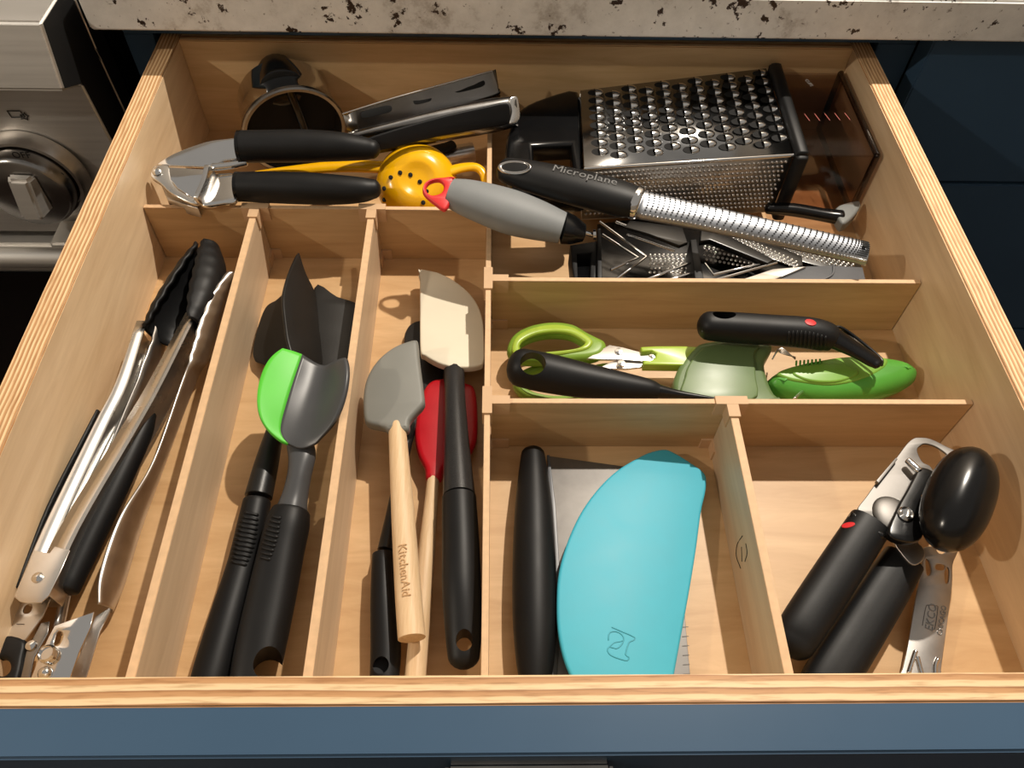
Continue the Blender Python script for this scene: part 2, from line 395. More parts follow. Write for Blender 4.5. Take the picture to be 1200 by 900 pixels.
def text(name, parent, m, body, O, xd, yd, size, ext=0.0002, align='CENTER'):
    cu = bpy.data.curves.new(name, 'FONT'); cu.body = body; cu.size = size; cu.extrude = ext; cu.align_x = align; cu.align_y = 'CENTER'; cu.resolution_u = 3
    t = bpy.data.objects.new('t', cu); COL.objects.link(t)
    me = bpy.data.meshes.new_from_object(t.evaluated_get(bpy.context.evaluated_depsgraph_get())); me.name = name
    bpy.data.objects.remove(t); bpy.data.curves.remove(cu)
    x = Vector(xd).normalized(); y = Vector(yd); y = (y - x * y.dot(x)).normalized(); z = x.cross(y)
    me.transform(Matrix(((x[0], y[0], z[0], O[0]), (x[1], y[1], z[1], O[1]), (x[2], y[2], z[2], O[2]), (0, 0, 0, 1))))
    me.transform(Matrix.Translation(-base_of(parent)))
    return new_obj(name, me, parent, m, smooth=False)
def ball(name, parent, m, O, vecs, seg=28, p=2.0):
    """(super)ellipsoid with three half-axis vectors"""
    bm = bmesh.new(); bmesh.ops.create_uvsphere(bm, u_segments=seg, v_segments=seg // 2, radius=1)
    for v in bm.verts:
        c = v.co.normalized(); f = sum(abs(x) ** p for x in c) ** (-1 / p); c = c * f
        v.co = O + vecs[0] * c.x + vecs[1] * c.y + vecs[2] * c.z
    bmesh.ops.recalc_face_normals(bm, faces=bm.faces[:])
    return from_bm(name, bm, parent, m)
def hit(o, px, py):
    """surface point and normal where the line of sight through a pixel meets a mesh"""
    b = base_of(o); bm = bmesh.new(); bm.from_mesh(o.data)
    from mathutils.bvhtree import BVHTree
    t = BVHTree.FromBMesh(bm); d = Vector(ray(px, py)).normalized()
    P, n, i, dist = t.ray_cast(Vector(CAM) - b, d); bm.free()
    if P is None: raise RuntimeError('no surface at %s %s on %s' % (px, py, o.name))
    if n.dot(d) > 0: n = -n
    return P + b, n
def text_on(name, o, m, body, a, b, size, up, ext=0.0004):
    """lettering laid on a curved surface, one character at a time, between two pixels"""
    n = len(body); grp = []
    PA, PB = hit(o, *a)[0], hit(o, *b)[0]
    cu = bpy.data.curves.new('w', 'FONT'); cu.size = size; t = bpy.data.objects.new('t', cu); COL.objects.link(t)
    wid = []
    for ch in body:
        cu.body = ch; bpy.context.view_layer.update(); wid.append(max(t.dimensions.x, size * 0.12) + size * 0.10)
    tot = sum(wid); acc = 0; bmA = bmesh.new()
    for ch, w in zip(body, wid):
        f = (acc + w / 2) / tot; acc += w
        P, nn = hit(o, a[0] + (b[0] - a[0]) * f, a[1] + (b[1] - a[1]) * f)
        x = (PB - PA); x = (x - nn * x.dot(nn)).normalized(); y = nn.cross(x)
        if y.dot(Vector(up)) < 0: y = -y
        cu.body = ch; cu.align_x = 'CENTER'; cu.extrude = ext; cu.resolution_u = 3; bpy.context.view_layer.update()
        me = bpy.data.meshes.new_from_object(t.evaluated_get(bpy.context.evaluated_depsgraph_get()))
        O = P - y * (size * 0.33); k = (PB - PA).length / tot
        me.transform(Matrix(((x[0] * k, y[0], nn[0], O[0]), (x[1] * k, y[1], nn[1], O[1]), (x[2] * k, y[2], nn[2], O[2]), (0, 0, 0, 1))))
        bmA.from_mesh(me); bpy.data.meshes.remove(me)
    bpy.data.objects.remove(t); bpy.data.curves.remove(cu)
    return from_bm(name, bmA, o, m, smooth=False)

def ribs_on(o, m, a, b, ha, hb, n, r, lean=0.0, name='grip_ribs'):
    """raised ribs across a grip between two pixels, following its surface"""
    from mathutils.bvhtree import BVHTree
    base = base_of(o); src = bmesh.new(); src.from_mesh(o.data); t = BVHTree.FromBMesh(src); src.free()
    bm = bmesh.new(); ux, uy = b[0] - a[0], b[1] - a[1]; L = math.hypot(ux, uy); ux, uy = ux / L, uy / L
    ax3 = (U(b[0], b[1], 0.03) - U(a[0], a[1], 0.03)).normalized()
    for i in range(n):
        f = i / (n - 1); w = (ha + (hb - ha) * f) * (0.62 + 0.38 * math.sin(math.pi * (i + 0.9) / (n + 0.8)))
        cx, cy = a[0] + (b[0] - a[0]) * f, a[1] + (b[1] - a[1]) * f; prev = None
        for k in range(11):
            q = -1 + k / 5; px, py = cx - uy * w * q + ux * lean * q, cy + ux * w * q + uy * lean * q
            P, nn, _, _ = t.ray_cast(Vector(CAM) - base, Vector(ray(px, py)).normalized())
            if P is None: prev = None; continue
            P = P + base; rr = r * (0.35 if k in (0, 10) else 1.0)
            ring = [bm.verts.new(P + ax3 * (rr * math.cos(z)) + nn * (rr * math.sin(z))) for z in (0.0, 0.8, 1.57, 2.34, 3.14)]
            if prev:
                for c in range(4): bm.faces.new((prev[c], prev[c + 1], ring[c + 1], ring[c]))
            prev = ring
    bmesh.ops.recalc_face_normals(bm, faces=bm.faces[:])
    return from_bm(name, bm, o, m)

# ================================================================== the setting
D, HW, H, HD = 0.508, 0.2792, 0.0876, 0.0508       # drawer depth, half width, rim height, divider height
ST, FT = 0.0168, 0.0130                             # side and front board thickness
FLZ = -0.78
fl = box('floor', None, 'floorwood', (-2.2, -1.75, FLZ - 0.03), (2.2, 1.14, FLZ)); fl['kind'] = 'structure'; fl['label'] = 'dark wooden kitchen floor below the drawer'

for nm, a, b in (('wall_front', (-2.3, -1.85, FLZ), (2.3, -1.75, 1.65)), ('wall_left', (-2.3, -1.75, FLZ), (-2.2, 1.14, 1.65)), ('wall_right', (2.2, -1.75, FLZ), (2.3, 1.14, 1.65)), ('wall_back', (-2.3, 1.14, FLZ), (2.3, 1.24, 1.65))):
    w_ = box(nm, None, 'wallpaint', a, b); w_['kind'] = 'structure'; w_['label'] = 'plain painted kitchen wall'
# base cabinet that the drawer slides out of
cab = thing('base_cabinet', 'dark blue base cabinet behind the open drawer, with its face frame', 'cabinet', (0, 0.80, FLZ))
YF = 0.512
box('top_rail', cab, 'blue', (-0.324, YF, 0.0905), (0.3328, YF + 0.02, 0.1135), 0.0008)
box('stile', cab, 'blue', (-0.324, YF, FLZ + 0.1), (-0.3005, YF + 0.02, 0.0905), 0.0008)
box('stile', cab, 'blue', (0.3005, YF, FLZ + 0.1), (0.3328, YF + 0.02, 0.0905), 0.0008)
box('lower_rail', cab, 'blue', (-0.3005, YF, -0.10), (0.3005, YF + 0.02, -0.075), 0.0008)
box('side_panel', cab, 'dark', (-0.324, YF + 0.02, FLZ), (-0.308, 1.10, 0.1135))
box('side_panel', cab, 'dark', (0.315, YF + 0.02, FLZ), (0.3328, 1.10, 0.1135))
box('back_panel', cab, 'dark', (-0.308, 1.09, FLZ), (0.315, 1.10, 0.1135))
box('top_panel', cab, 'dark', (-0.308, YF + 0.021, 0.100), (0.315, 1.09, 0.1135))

nb = thing('drawer_cabinet', 'dark blue cabinet with closed drawer fronts right of the open drawer', 'cabinet', (0.6, 0.80, FLZ))
box('carcass', nb, 'dark', (0.3345, YF + 0.001, FLZ), (0.95, 1.10, 0.1135))
for z0, z1 in ((-0.0355, 0.1090), (-0.2500, -0.0390), (-0.4700, -0.2535), (-0.70, -0.4735)):
    f = box('drawer_front', nb, 'blue', (0.3334, 0.4900, z0), (0.95, YF, z1), 0.0012)

ct = box('countertop', None, 'granite', (-0.3290, 0.4740, 0.1145), (0.95, 1.12, 0.1475), 0.0018, 3)
ct['label'] = 'speckled beige and brown granite countertop above the open drawer'; ct['category'] = 'countertop'

# ------------------------------------------------------------------ the drawer
dr = thing('drawer', 'open plywood drawer with a blue front, full of kitchen tools', 'drawer', (0, 0.25, -0.012))
for s in (-1, 1):
    a, b = sorted((s * HW, s * (HW + ST)))
    box('side_panel', dr, 'ply_side', (a, -FT, -0.012), (b, D + FT, H), 0.0010)
box('front_panel', dr, 'ply_front', (-HW, -FT, -0.012), (HW, 0, H), 0.0008)
box('back_panel', dr, 'ply_front', (-HW, D, -0.012), (HW, D + FT, H), 0.0008)
box('bottom_panel', dr, 'bottom', (-HW, 0, -0.008), (HW, D, 0.0))
fp = box('drawer_front', dr, 'blue', (-0.330, -FT - 0.0205, -0.085), (0.330, -FT, H + 0.0004), 0.0012); fp['label'] = 'blue painted drawer front'
yh = -FT - 0.0205
hd_ = box('handle', dr, 'dark_steel', (-0.0405, yh - 0.0095, 0.030), (0.0320, yh, 0.0800), 0.0025, 3)
hd_['label'] = 'brushed steel drawer pull'

# ------------------------------------------------------------------ dividers
X1, X2, X3, X4, Y1, Y2, Y3 = -0.1969, -0.1108, -0.0241, 0.1271, 0.3492, 0.2777, 0.1751
TV, TH = 0.0048, 0.0036
def divider(label, lo, hi, m, long_axis, joints=(), thick=TV):
    t = thing('drawer_divider', label, 'divider', ((lo[0] + hi[0]) / 2, (lo[1] + hi[1]) / 2, 0), 'wooden drawer dividers')
    box('panel', t, m, (lo[0], lo[1], 0.0), (hi[0], hi[1], HD - 0.0006), 0.0003)
    box('top_edge', t, 'edge_pale', (lo[0], lo[1], HD - 0.0006), (hi[0], hi[1], HD), 0.0002)
    for jx, jy, dx, dy in joints:      # T-shaped clips; (dx, dy): direction of the stem
        for z0, z1 in ((HD - 0.011, HD + 0.0014), (0.0, 0.010)):
            bm = bmesh.new()
            def bb(a, b):
                g = bmesh.ops.create_cube(bm, size=1.0)['verts']
                for v in g: v.co = Vector([a[i] + (v.co[i] + 0.5) * (b[i] - a[i]) for i in range(3)])
            w, d2, e = 0.0100, 0.0035, 0.0012
            tb = TH / 2 + e; ts = TV / 2 + e
            if dx == 0:
                bb((jx - w, jy - tb, z0), (jx + w, jy + tb, z1)); y0, y1 = sorted((jy, jy + dy * 0.012)); bb((jx - ts, y0, z0 + 0.0001), (jx + ts, y1, z1 - 0.0001))
            else:
                bb((jx - tb, jy - w, z0), (jx + tb, jy + w, z1)); x0, x1 = sorted((jx, jx + dx * 0.014)); bb((x0, jy - tb, z0 + 0.0001), (x1, jy + tb, z1 - 0.0001))
            from_bm('connector', bm, t, 'connector', smooth=False)
    return t
divider('long crosswise divider in front of the garlic press', (-HW + 0.0006, Y1 - TH / 2, 0), (X3 - TH / 2 - 0.0004, Y1 + TH / 2, 0), 'div_x', 0)
divider('lengthwise divider between the tongs and the green-edged spatula', (X1 - TV / 2, 0.0005, 0), (X1 + TV / 2, Y1 - TH / 2 - 0.0003, 0), 'div_y', 1, [(X1, Y1, 0, -1)])
divider('lengthwise divider between the green-edged spatula and the wooden-handled spatulas', (X2 - TV / 2, 0.0005, 0), (X2 + TV / 2, Y1 - TH / 2 - 0.0003, 0), 'div_y', 1, [(X2, Y1, 0, -1)])
divider('central lengthwise divider running from the drawer front to the back', (X3 - TH / 2, 0.0005, 0), (X3 + TH / 2, D - 0.0005, 0), 'div_y', 1)
divider('crosswise divider between the box grater and the scissors', (X3 + TH / 2 + 0.0004, Y2 - TH / 2, 0), (HW - 0.0006, Y2 + TH / 2, 0), 'div_x', 0, [(X3, Y2, 1, 0)])
divider('crosswise divider behind the turquoise scraper and the can opener', (X3 + TH / 2 + 0.0004, Y3 - TH / 2, 0), (HW - 0.0006, Y3 + TH / 2, 0), 'div_x', 0, [(X3, Y3, 1, 0)])
d4 = divider('short lengthwise divider between the turquoise scraper and the can opener', (X4 - TV / 2, 0.0005, 0), (X4 + TV / 2, Y3 - TH / 2 - 0.0003, 0), 'div_y', 1, [(X4, Y3, 0, -1)])
bm = bmesh.new(); bm.free()
xl = X4 - TV / 2 - 0.0001
for i, L in enumerate(([(870, 628), (864, 638), (863, 652), (868, 666)], [(874, 637), (875.5, 648), (873, 658)], [(869, 641), (869.5, 658)])):
    rod('carved_mark', d4, 'beechmark' if False else 'hole', [UX(p[0], p[1], xl) for p in L], 0.00028, seg=6)

# ------------------------------------------------------------------ the range on the left
XR = -0.3450
rg = thing('kitchen_range', 'stainless steel range with a control knob, left of the drawer', 'range', (-0.72, 0.8, FLZ))
def prism_x(name, parent, m, prof, x0, x1, bev=0.0):
    bm = bmesh.new(); a = [bm.verts.new((x0, y, z)) for y, z in prof]; b = [bm.verts.new((x1, y, z)) for y, z in prof]
    bm.faces.new(a); bm.faces.new(b[::-1]); n = len(prof)
    for i in range(n): bm.faces.new((a[i], b[i], b[(i + 1) % n], a[(i + 1) % n]))
    bmesh.ops.recalc_face_normals(bm, faces=bm.faces[:])
    if bev: bmesh.ops.bevel(bm, geom=bm.edges[:], offset=bev, segments=3, affect='EDGES', clamp_overlap=True)
    return from_bm(name, bm, parent, m, True, autosmooth=25)
prism_x('top_trim', rg, 'range_steel', [(0.520, 0.1385), (0.443, 0.1385), (0.430, 0.0914), (0.456, 0.079), (0.520, 0.079)], -1.08, XR, 0.0022)
prism_x('control_panel', rg, 'range_steel', [(0.520, 0.0788), (0.4572, 0.0788), (0.4680, -0.066), (0.4680, -0.088), (0.520, -0.088)], -1.08, XR, 0.0015)
prism_x('side_skin', rg, 'dark', [(0.520, 0.1370), (0.4445, 0.1370), (0.4325, 0.0925), (0.458, 0.080), (0.4592, 0.0770), (0.4695, -0.066), (0.520, -0.086)], XR + 0.0001, XR + 0.0009)
box('side_panel', rg, 'dark_steel', (-1.08, 0.5205, FLZ + 0.1), (XR - 0.0005, 1.10, 0.137))
box('cooktop', rg, 'glass', (-1.08, 0.5205, 0.1375), (XR - 0.0005, 1.10, 0.145), 0.002)
sweep('edge_trim', rg, 'dull_steel', [(UX(88, 0, -0.3360), 0.0010, 0.0010), (UX(118, 70, -0.3360), 0.0010, 0.0010), (UX(148, 135, -0.3360), 0.0010, 0.0010)], seg=8)
box('oven_door', rg, 'range_steel', (-1.08, 0.462, -0.60), (XR, 0.519, -0.100), 0.004)
win = box('window', rg, 'glass', (-1.02, 0.4595, -0.52), (-0.405, 0.4622, -0.135), 0.001); win['label'] = 'dark oven window'
hb = sweep('handle', rg, 'range_steel', [(V(-1.06, 0.424, -0.078), 0.0095, 0.0095), (V(-0.36, 0.424, -0.078), 0.0095, 0.0095)], sub=2, seg=24, cap0=0.2, cap1=0.2); hb['label'] = 'round oven door handle bar'
for xx in (-1.02, -0.42): box('handle_bracket', rg, 'range_steel', (xx - 0.01, 0.4335, -0.086), (xx + 0.01, 0.466, -0.070), 0.002)
# knob
pn = Vector((0, -1, -0.0750)).normalized()                 # the control panel's outward normal
pn = Vector((0, -0.9972, 0.0)).normalized()
kc = UY(44, 203, 0.4600)
kb = lathe('knob_bezel', rg, 'dull_steel', [(0.0, 0.0), (0.0445, 0.0), (0.0450, 0.004), (0.0410, 0.013), (0.0385, 0.0135), (0.0375, 0.006), (0.0, 0.006)], kc, pn, seg=48)
kn = lathe('knob', rg, 'dark_steel', [(0.0, 0.0065), (0.0365, 0.0065), (0.0365, 0.024), (0.0345, 0.0275), (0.0325, 0.0290), (0.0, 0.0290)], kc, pn, seg=48)
g0, g1 = UY(25, 203, kc.y - 0.0285), UY(47, 243, kc.y - 0.0285)
gd = (g1 - g0).normalized(); gs = gd.cross(pn).normalized()
hexa('grip', kn, 'range_steel', [g0 + gs * 0.008 + pn * 0.010, g0 - gs * 0.008 + pn * 0.010, g1 - gs * 0.0085 + pn * 0.018, g1 + gs * 0.0085 + pn * 0.018],
     [g0 + gs * 0.012, g0 - gs * 0.012, g1 - gs * 0.013, g1 + gs * 0.013], 0.0025)
text('off_lettering', kn, 'blacktext', 'OFF', UY(25, 182, kc.y - 0.0293), (1, 0, 0), (0, 0, 1), 0.0085)
text('dial_mark', kn, 'blacktext', '-', UY(74, 203, kc.y - 0.0293), (0.6, 0, -0.8), (0.8, 0, 0.6), 0.010)
text('dial_mark', kn, 'blacktext', '+', UY(79, 210, kc.y - 0.0293), (0.6, 0, -0.8), (0.8, 0, 0.6), 0.007)
def yl(px, py): return UY(px, py, 0.4610 - 0.0010)
pz = lambda p: V(p.x, 0.4572 + (0.0788 - p.z) * (0.0108 / 0.1448) - 0.0004, p.z)
for i, L in enumerate(([(9, 129), (24, 129), (30, 136), (14, 137), (9, 129)], [(24, 134), (28, 134), (29, 131), (31, 134), (34, 135), (32, 137), (33, 140), (29, 138), (25, 139), (26, 136), (24, 134)])):
    rod('broil_symbol', rg, 'blacktext', [pz(yl(*p)) for p in L], 0.00045, seg=6, sub=1)

# ================================================================== tools in the left compartments
def chan(name, parent, m, L, th=0.0009, sub=5, mods=()):
    """U-shaped arm lying on its side; L: (px, py, z of the outer top edge, signed inward width in px, height in m)"""
    rows = []
    for a in crom(L, False, sub):
        P = U(a[0], a[1], a[2]); w = a[3] * mpp(P); h = a[4]
        sx = Vector((1, 0, 0)); k = abs(w) * 0.12
        s = 1 if w > 0 else -1
        rows.append([P + sx * w + V(0, 0, -0.0003), P + sx * (s * k), P + V(0, 0, -k), P + V(0, 0, -h + k), P + sx * (s * k) + V(0, 0, -h), P + sx * w + V(0, 0, -h)])
    return loft(name, parent, m, rows, th=th, sub=0, offset=0, mods=mods, auto=25)
def scoop(name, parent, m, L, waves=0, amp=0.0, th=0.001, sub=8, n=9, tilt=0.010):
    """tong head standing on edge: L: (px, py, z) of its open top edge, outward depth px (signed), height m; scalloped rims"""
    q = crom(L, False, sub); rows = []
    for i, a in enumerate(q):
        P = U(a[0], a[1], a[2]); d = a[3] * mpp(P); h = a[4]
        w = amp * abs(math.sin(math.pi * waves * i / (len(q) - 1))) if waves else 0
        s = 1 if d > 0 else -1
        row = []
        for k in range(n):
            t = math.pi * k / (n - 1)
            row.append(P + V(-s * w * abs(math.cos(t)) ** 3, 0, 0) + V(d * math.sin(t) ** 0.75, 0, -h / 2 + h / 2 * math.cos(t)) + V(-s * tilt * (1 - math.cos(t)) / 2 * min(1, abs(d) / 0.006), 0, 0))
        rows.append(row)
    return loft(name, parent, m, rows, th=th, sub=1, offset=0)

# --- tongs with black tips
t = thing('tongs', 'steel tongs with black silicone tips beside the left drawer wall', 'tongs', U(110, 560, 0), 'tongs in the left compartment')
ZT = 0.036
chan('arm', t, 'steel', [(17, 697, ZT, 24, 0.018), (48, 622, ZT, 21, 0.020), (108, 500, ZT, 17, 0.022), (134, 450, ZT + 0.001, 15, 0.022), (160, 376, ZT + 0.001, 12, 0.022)])
chan('arm', t, 'steel', [(56, 697, ZT + 0.0012, -24, 0.018), (92, 617, ZT + 0.0012, -21, 0.020), (160, 500, ZT + 0.0005, -17, 0.022), (188, 450, ZT + 0.001, -15, 0.022), (230, 366, ZT + 0.002, -12, 0.022)])
plate('hinge_end', t, 'steel', [(16, 699), (28, 672), (40, 645), (58, 648), (64, 640), (82, 645), (70, 672), (57, 698), (48, 706), (32, 707), (23, 705)], ZT + 0.0018, 0.0011, 0.0003, smooth=False)
plate('hinge_end', t, 'steel', [(28, 690), (36, 675), (55, 668), (60, 690), (50, 703), (36, 704)], ZT - 0.018, 0.0011, 0.0003)
lathe('rivet', t, 'chrome', [(0.0, 0.0), (0.0030, 0.0), (0.0030, 0.0006), (0.0022, 0.0014), (0.0, 0.0017)], U(44, 677, ZT + 0.0018), seg=18)
o = sweep('grip', t, 'rubber', hpx([(176, 486, 0.026, 7, 1.2), (165, 510, 0.025, 12, 1.1), (140, 560, 0.024, 15, 1.0), (105, 632, 0.022, 16, 1.0), (78, 690, 0.021, 15, 1.0)]), seg=18, cap1=0.4); o['label'] = 'black rubber grip'
o = sweep('grip', t, 'rubber', hpx([(115, 482, 0.032, 2.0, 2.0), (102, 512, 0.031, 3.2, 2.4), (60, 596, 0.030, 3.6, 2.4), (22, 690, 0.030, 3.4, 2.0)]), seg=14, cap1=0.4); o['label'] = 'black rubber grip'
o = scoop('tip', t, 'rubber', [(171, 380, 0.040, -9, 0.024), (183, 358, 0.043, -15, 0.027), (200, 330, 0.044, -17, 0.032), (219, 301, 0.043, -15, 0.030), (231, 284, 0.040, -7, 0.020)], 7, 0.0016, 0.0026); o['label'] = 'black silicone tip'
o = scoop('tip', t, 'rubber', [(221, 372, 0.041, 10, 0.022), (222, 345, 0.044, 24, 0.028), (228, 318, 0.045, 28, 0.032), (233, 297, 0.044, 26, 0.030), (239, 281, 0.041, 15, 0.020)], 7, 0.0016, 0.0026, tilt=0.003); o['label'] = 'black silicone tip'
plate('lock_tab', t, 'steel', [(16, 701), (58, 703), (50, 722), (38, 738), (29, 750), (4, 750), (9, 727)], 0.024, 0.0012, 0.0003, holes=[[(30, 709), (37, 709), (36, 716), (31, 719), (27, 717)]], smooth=False)
text('pattern_lettering', t, 'greytext', '· 12 ·' if False else '—', U(24, 731, 0.0243), (1, 0, 0), (0, 1, 0), 0.004)
o = plate('hanging_loop', t, 'rubber', [(-4, 747), (27, 749), (26, 770), (20, 796), (8, 812), (-10, 812), (-20, 790)], 0.0255, 0.007, 0.0022, holes=[[(1 + 10 * math.cos(a), 781 + 10.5 * math.sin(a)) for a in [k * math.pi / 6 for k in range(12)]]]); o['label'] = 'black hanging loop'

# --- plain steel tongs
t = thing('tongs', 'all-steel tongs with scalloped ends, against the leftmost lengthwise divider', 'tongs', U(180, 560, 0), 'tongs in the left compartment')
Lr = [(268, 318, .036, 273, 322, .030), (250, 345, .038, 271, 345, .014), (235, 380, .038, 262, 378, .009), (226, 413, .036, 247, 418, .007), (212, 450, .032, 231, 446, .006), (178, 544, .030, 192, 550, .006),
      (139, 608, .030, 168, 618, .006), (117, 672, .030, 148, 684, .006), (115, 708, .028, 134, 716, .006)]
rows = []; q = crom(Lr, False, 6)
for i, a in enumerate(q):
    w = 3.4 * abs(math.sin(math.pi * 8 * min(1, i / 20))) if i < 20 else 0
    A, B = U(a[0] - w, a[1], a[2]), U(a[3], a[4], a[5]); bul = 0.004 if i < 22 else 0.0015
    rows.append([A, A.lerp(B, 0.25) + V(bul, 0, 0.001), A.lerp(B, 0.6) + V(bul, 0, 0), B, B + V(-0.004, 0, -0.003)])
loft('arm', t, 'dull_steel', rows, th=0.0011, sub=1, offset=0)
q = crom([(211, 316, .030, 218, 330, .02), (188, 352, .030, 205, 360, .01), (183, 385, .030, 197, 392, .006), (172, 420, .030, 185, 430, .006), (140, 495, .024, 150, 505, .005), (90, 620, .014, 100, 630, .004), (62, 735, .012, 72, 745, .004)], False, 6)
rows = []
for i, a in enumerate(q):
    w = 3.0 * abs(math.sin(math.pi * 8 * min(1, i / 20))) if i < 20 else 0
    A, B = U(a[0] - w, a[1], a[2]), U(a[3], a[4], a[5]); rows.append([A, A.lerp(B, 0.5) + V(0.003, 0, 0), B])
loft('arm', t, 'dull_steel', rows, th=0.0011, sub=1, offset=0)
plate('hinge_plate', t, 'chrome', [(64, 733), (110, 717), (106, 735), (92, 765), (80, 800), (34, 800), (48, 765), (57, 746)], 0.0275, 0.0012, 0.0003, smooth=False, holes=[[(66, 741), (72, 740), (74, 746), (69, 756), (63, 755)]])
plate('hinge_plate', t, 'dark_steel', [(48, 730), (58, 728), (56, 742), (40, 770), (34, 800), (22, 800), (30, 765), (40, 745)], 0.0235, 0.0012, 0.0003, smooth=False)
plate('lower_flange', t, 'dull_steel', [(128, 712), (140, 693), (117, 740), (99, 800), (80, 800), (100, 750), (112, 722)], 0.008, 0.0011, 0.0003, smooth=False)
c = U(58, 768, 0.0275)
lathe('spring_pin', t, 'chrome', [(0.0, -0.010), (0.0046, -0.010), (0.0046, 0.0006), (0.0042, 0.0012), (0.0047, 0.0018), (0.0043, 0.0026), (0.0046, 0.0034), (0.0036, 0.0046), (0.0034, 0.0030), (0.0, 0.0030)], c, seg=24)
lathe('rivet', t, 'chrome', [(0.0, 0.0), (0.0036, 0.0), (0.0034, 0.0014), (0.0020, 0.0028), (0.0, 0.0032)], U(53, 789, 0.0275), seg=18)
lathe('rivet', t, 'chrome', [(0.0, 0.0), (0.0030, 0.0), (0.0026, 0.0014), (0.0, 0.0022)], U(37, 757, 0.0235), seg=18)

# --- black meat chopper
t = thing('meat_chopper', 'black nylon ground meat chopper with curved blades, leaning on the divider', 'utensil', U(300, 600, 0))
hz = 0.022
for nm, out, pl in (('blade', [(349, 297), (352, 298), (355, 308), (360, 322), (368, 338), (372, 350), (375, 385), (379, 427), (352, 432), (339, 405), (334, 375), (332, 350), (335, 332), (341, 314)], plane3((370, 340, hz), (378, 425, hz), (335, 345, 0.044))),
                    ('blade', [(368, 337), (395, 347), (419, 356), (419, 372), (414, 420), (409, 446), (390, 440), (374, 428)], plane3((369, 340, hz), (376, 425, hz), (418, 365, 0.018))),
                    ('blade', [(336, 350), (322, 352), (310, 361), (301, 385), (296, 408), (297, 420), (304, 425), (338, 430)], plane3((350, 350, hz), (350, 428, hz), (300, 400, 0.008))),
                    ('blade', [(352, 345), (368, 340), (377, 425), (352, 430)], plane3((352, 350, 0.010), (368, 345, 0.010), (352, 430, 0.010)))):
    plate(nm, t, 'nylon', out, pl, 0.0028, 0.0011)
sweep('neck', t, 'nylon', hpx([(362, 400, hz - 0.004, 7), (352, 432, hz - 0.004, 12), (338, 470, 0.024, 11), (322, 508, 0.021, 11), (312, 545, 0.019, 14), (303, 582, 0.018, 16)]), cap1=0.1)
g = sweep('grip', t, 'rubber', hpx([(301, 588, 0.0175, 16), (296, 612, 0.017, 17), (285, 660, 0.016, 18), (268, 720, 0.0155, 21), (250, 785, 0.0150, 23), (243, 812, 0.0150, 22)]), cap0=0.25, seg=24)
ribs_on(g, 'rubber', (295, 602), (280, 660), 12, 14, 12, 0.0011)

# --- green-edged spoon spatula
t = thing('spoon_spatula', 'charcoal spoon spatula with a bright green edge and thick black grip', 'spatula', U(330, 640, 0))
R = [[(331, 408, .053), (343, 411, .0510), (354, 415, .0485), (366, 423, .0450), (379, 430, .0425), (386, 426, .0475), (395, 421, .0535), (404, 419, .0575)],
     [(317, 417, .054), (334, 425, .0510), (349, 431, .0480), (361, 438, .0440), (374, 446, .0415), (384, 442, .0460), (396, 436, .0535), (407, 430, .0585)],
     [(306, 436, .053), (324, 446, .0500), (341, 454, .0465), (354, 461, .0430), (367, 468, .0405), (380, 464, .0450), (394, 456, .0525), (406, 449, .0575)],
     [(300, 463, .051), (317, 471, .0480), (334, 478, .0445), (347, 484, .0415), (360, 490, .0395), (374, 486, .0430), (388, 480, .0490), (401, 472, .0540)],
     [(303, 487, .048), (315, 493, .0450), (328, 499, .0420), (340, 504, .0398), (352, 509, .0385), (366, 506, .0405), (379, 501, .0450), (392, 494, .0490)],
     [(314, 504, .044), (321, 508, .0420), (329, 511, .0402), (339, 515, .0385), (349, 519, .0375), (360, 518, .0385), (370, 514, .0410), (380, 508, .0440)],
     [(330, 516, .040), (334, 518, .0390), (338, 520, .0380), (344, 523, .0370), (351, 526, .0365), (358, 525, .0370), (364, 523, .0380), (369, 520, .0395)]]
R = [[(a, b, c + 0.005) for a, b, c in r] for r in R]
g = loft('silicone_edge', t, 'green', lpx([r[:3] for r in R]), th=0.0022, sub=2); g['label'] = 'bright green silicone edge'
loft('bowl', t, 'charcoal', lpx([r[2:] for r in R]), th=0.0026, sub=2)
sweep('neck', t, 'charcoal', hpx([(351, 520, .0355, 15, .5), (354, 534, .034, 16, .7), (351, 556, .031, 14), (346, 580, .028, 15), (342, 597, .026, 18)]), cap0=0.4, cap1=0.1)
g = sweep('grip', t, 'rubber', hpx([(341, 600, .025, 22), (337, 616, .024, 25), (330, 645, .022, 26), (318, 700, .020, 28, .9), (306, 755, .019, 29, .85), (298, 795, .019, 28, .8), (294, 815, .019, 25, .8)]), cap0=0.25, seg=26, sq=2.3)
hc = U(314, 783, .02); drill(g, hc, Vector(CAM) - hc + V(0, 0.15, 0), 0.0078, 0.0085, 0.08)
ribs_on(g, 'rubber', (324, 606), (311, 654), 8, 9, 10, 0.0011)

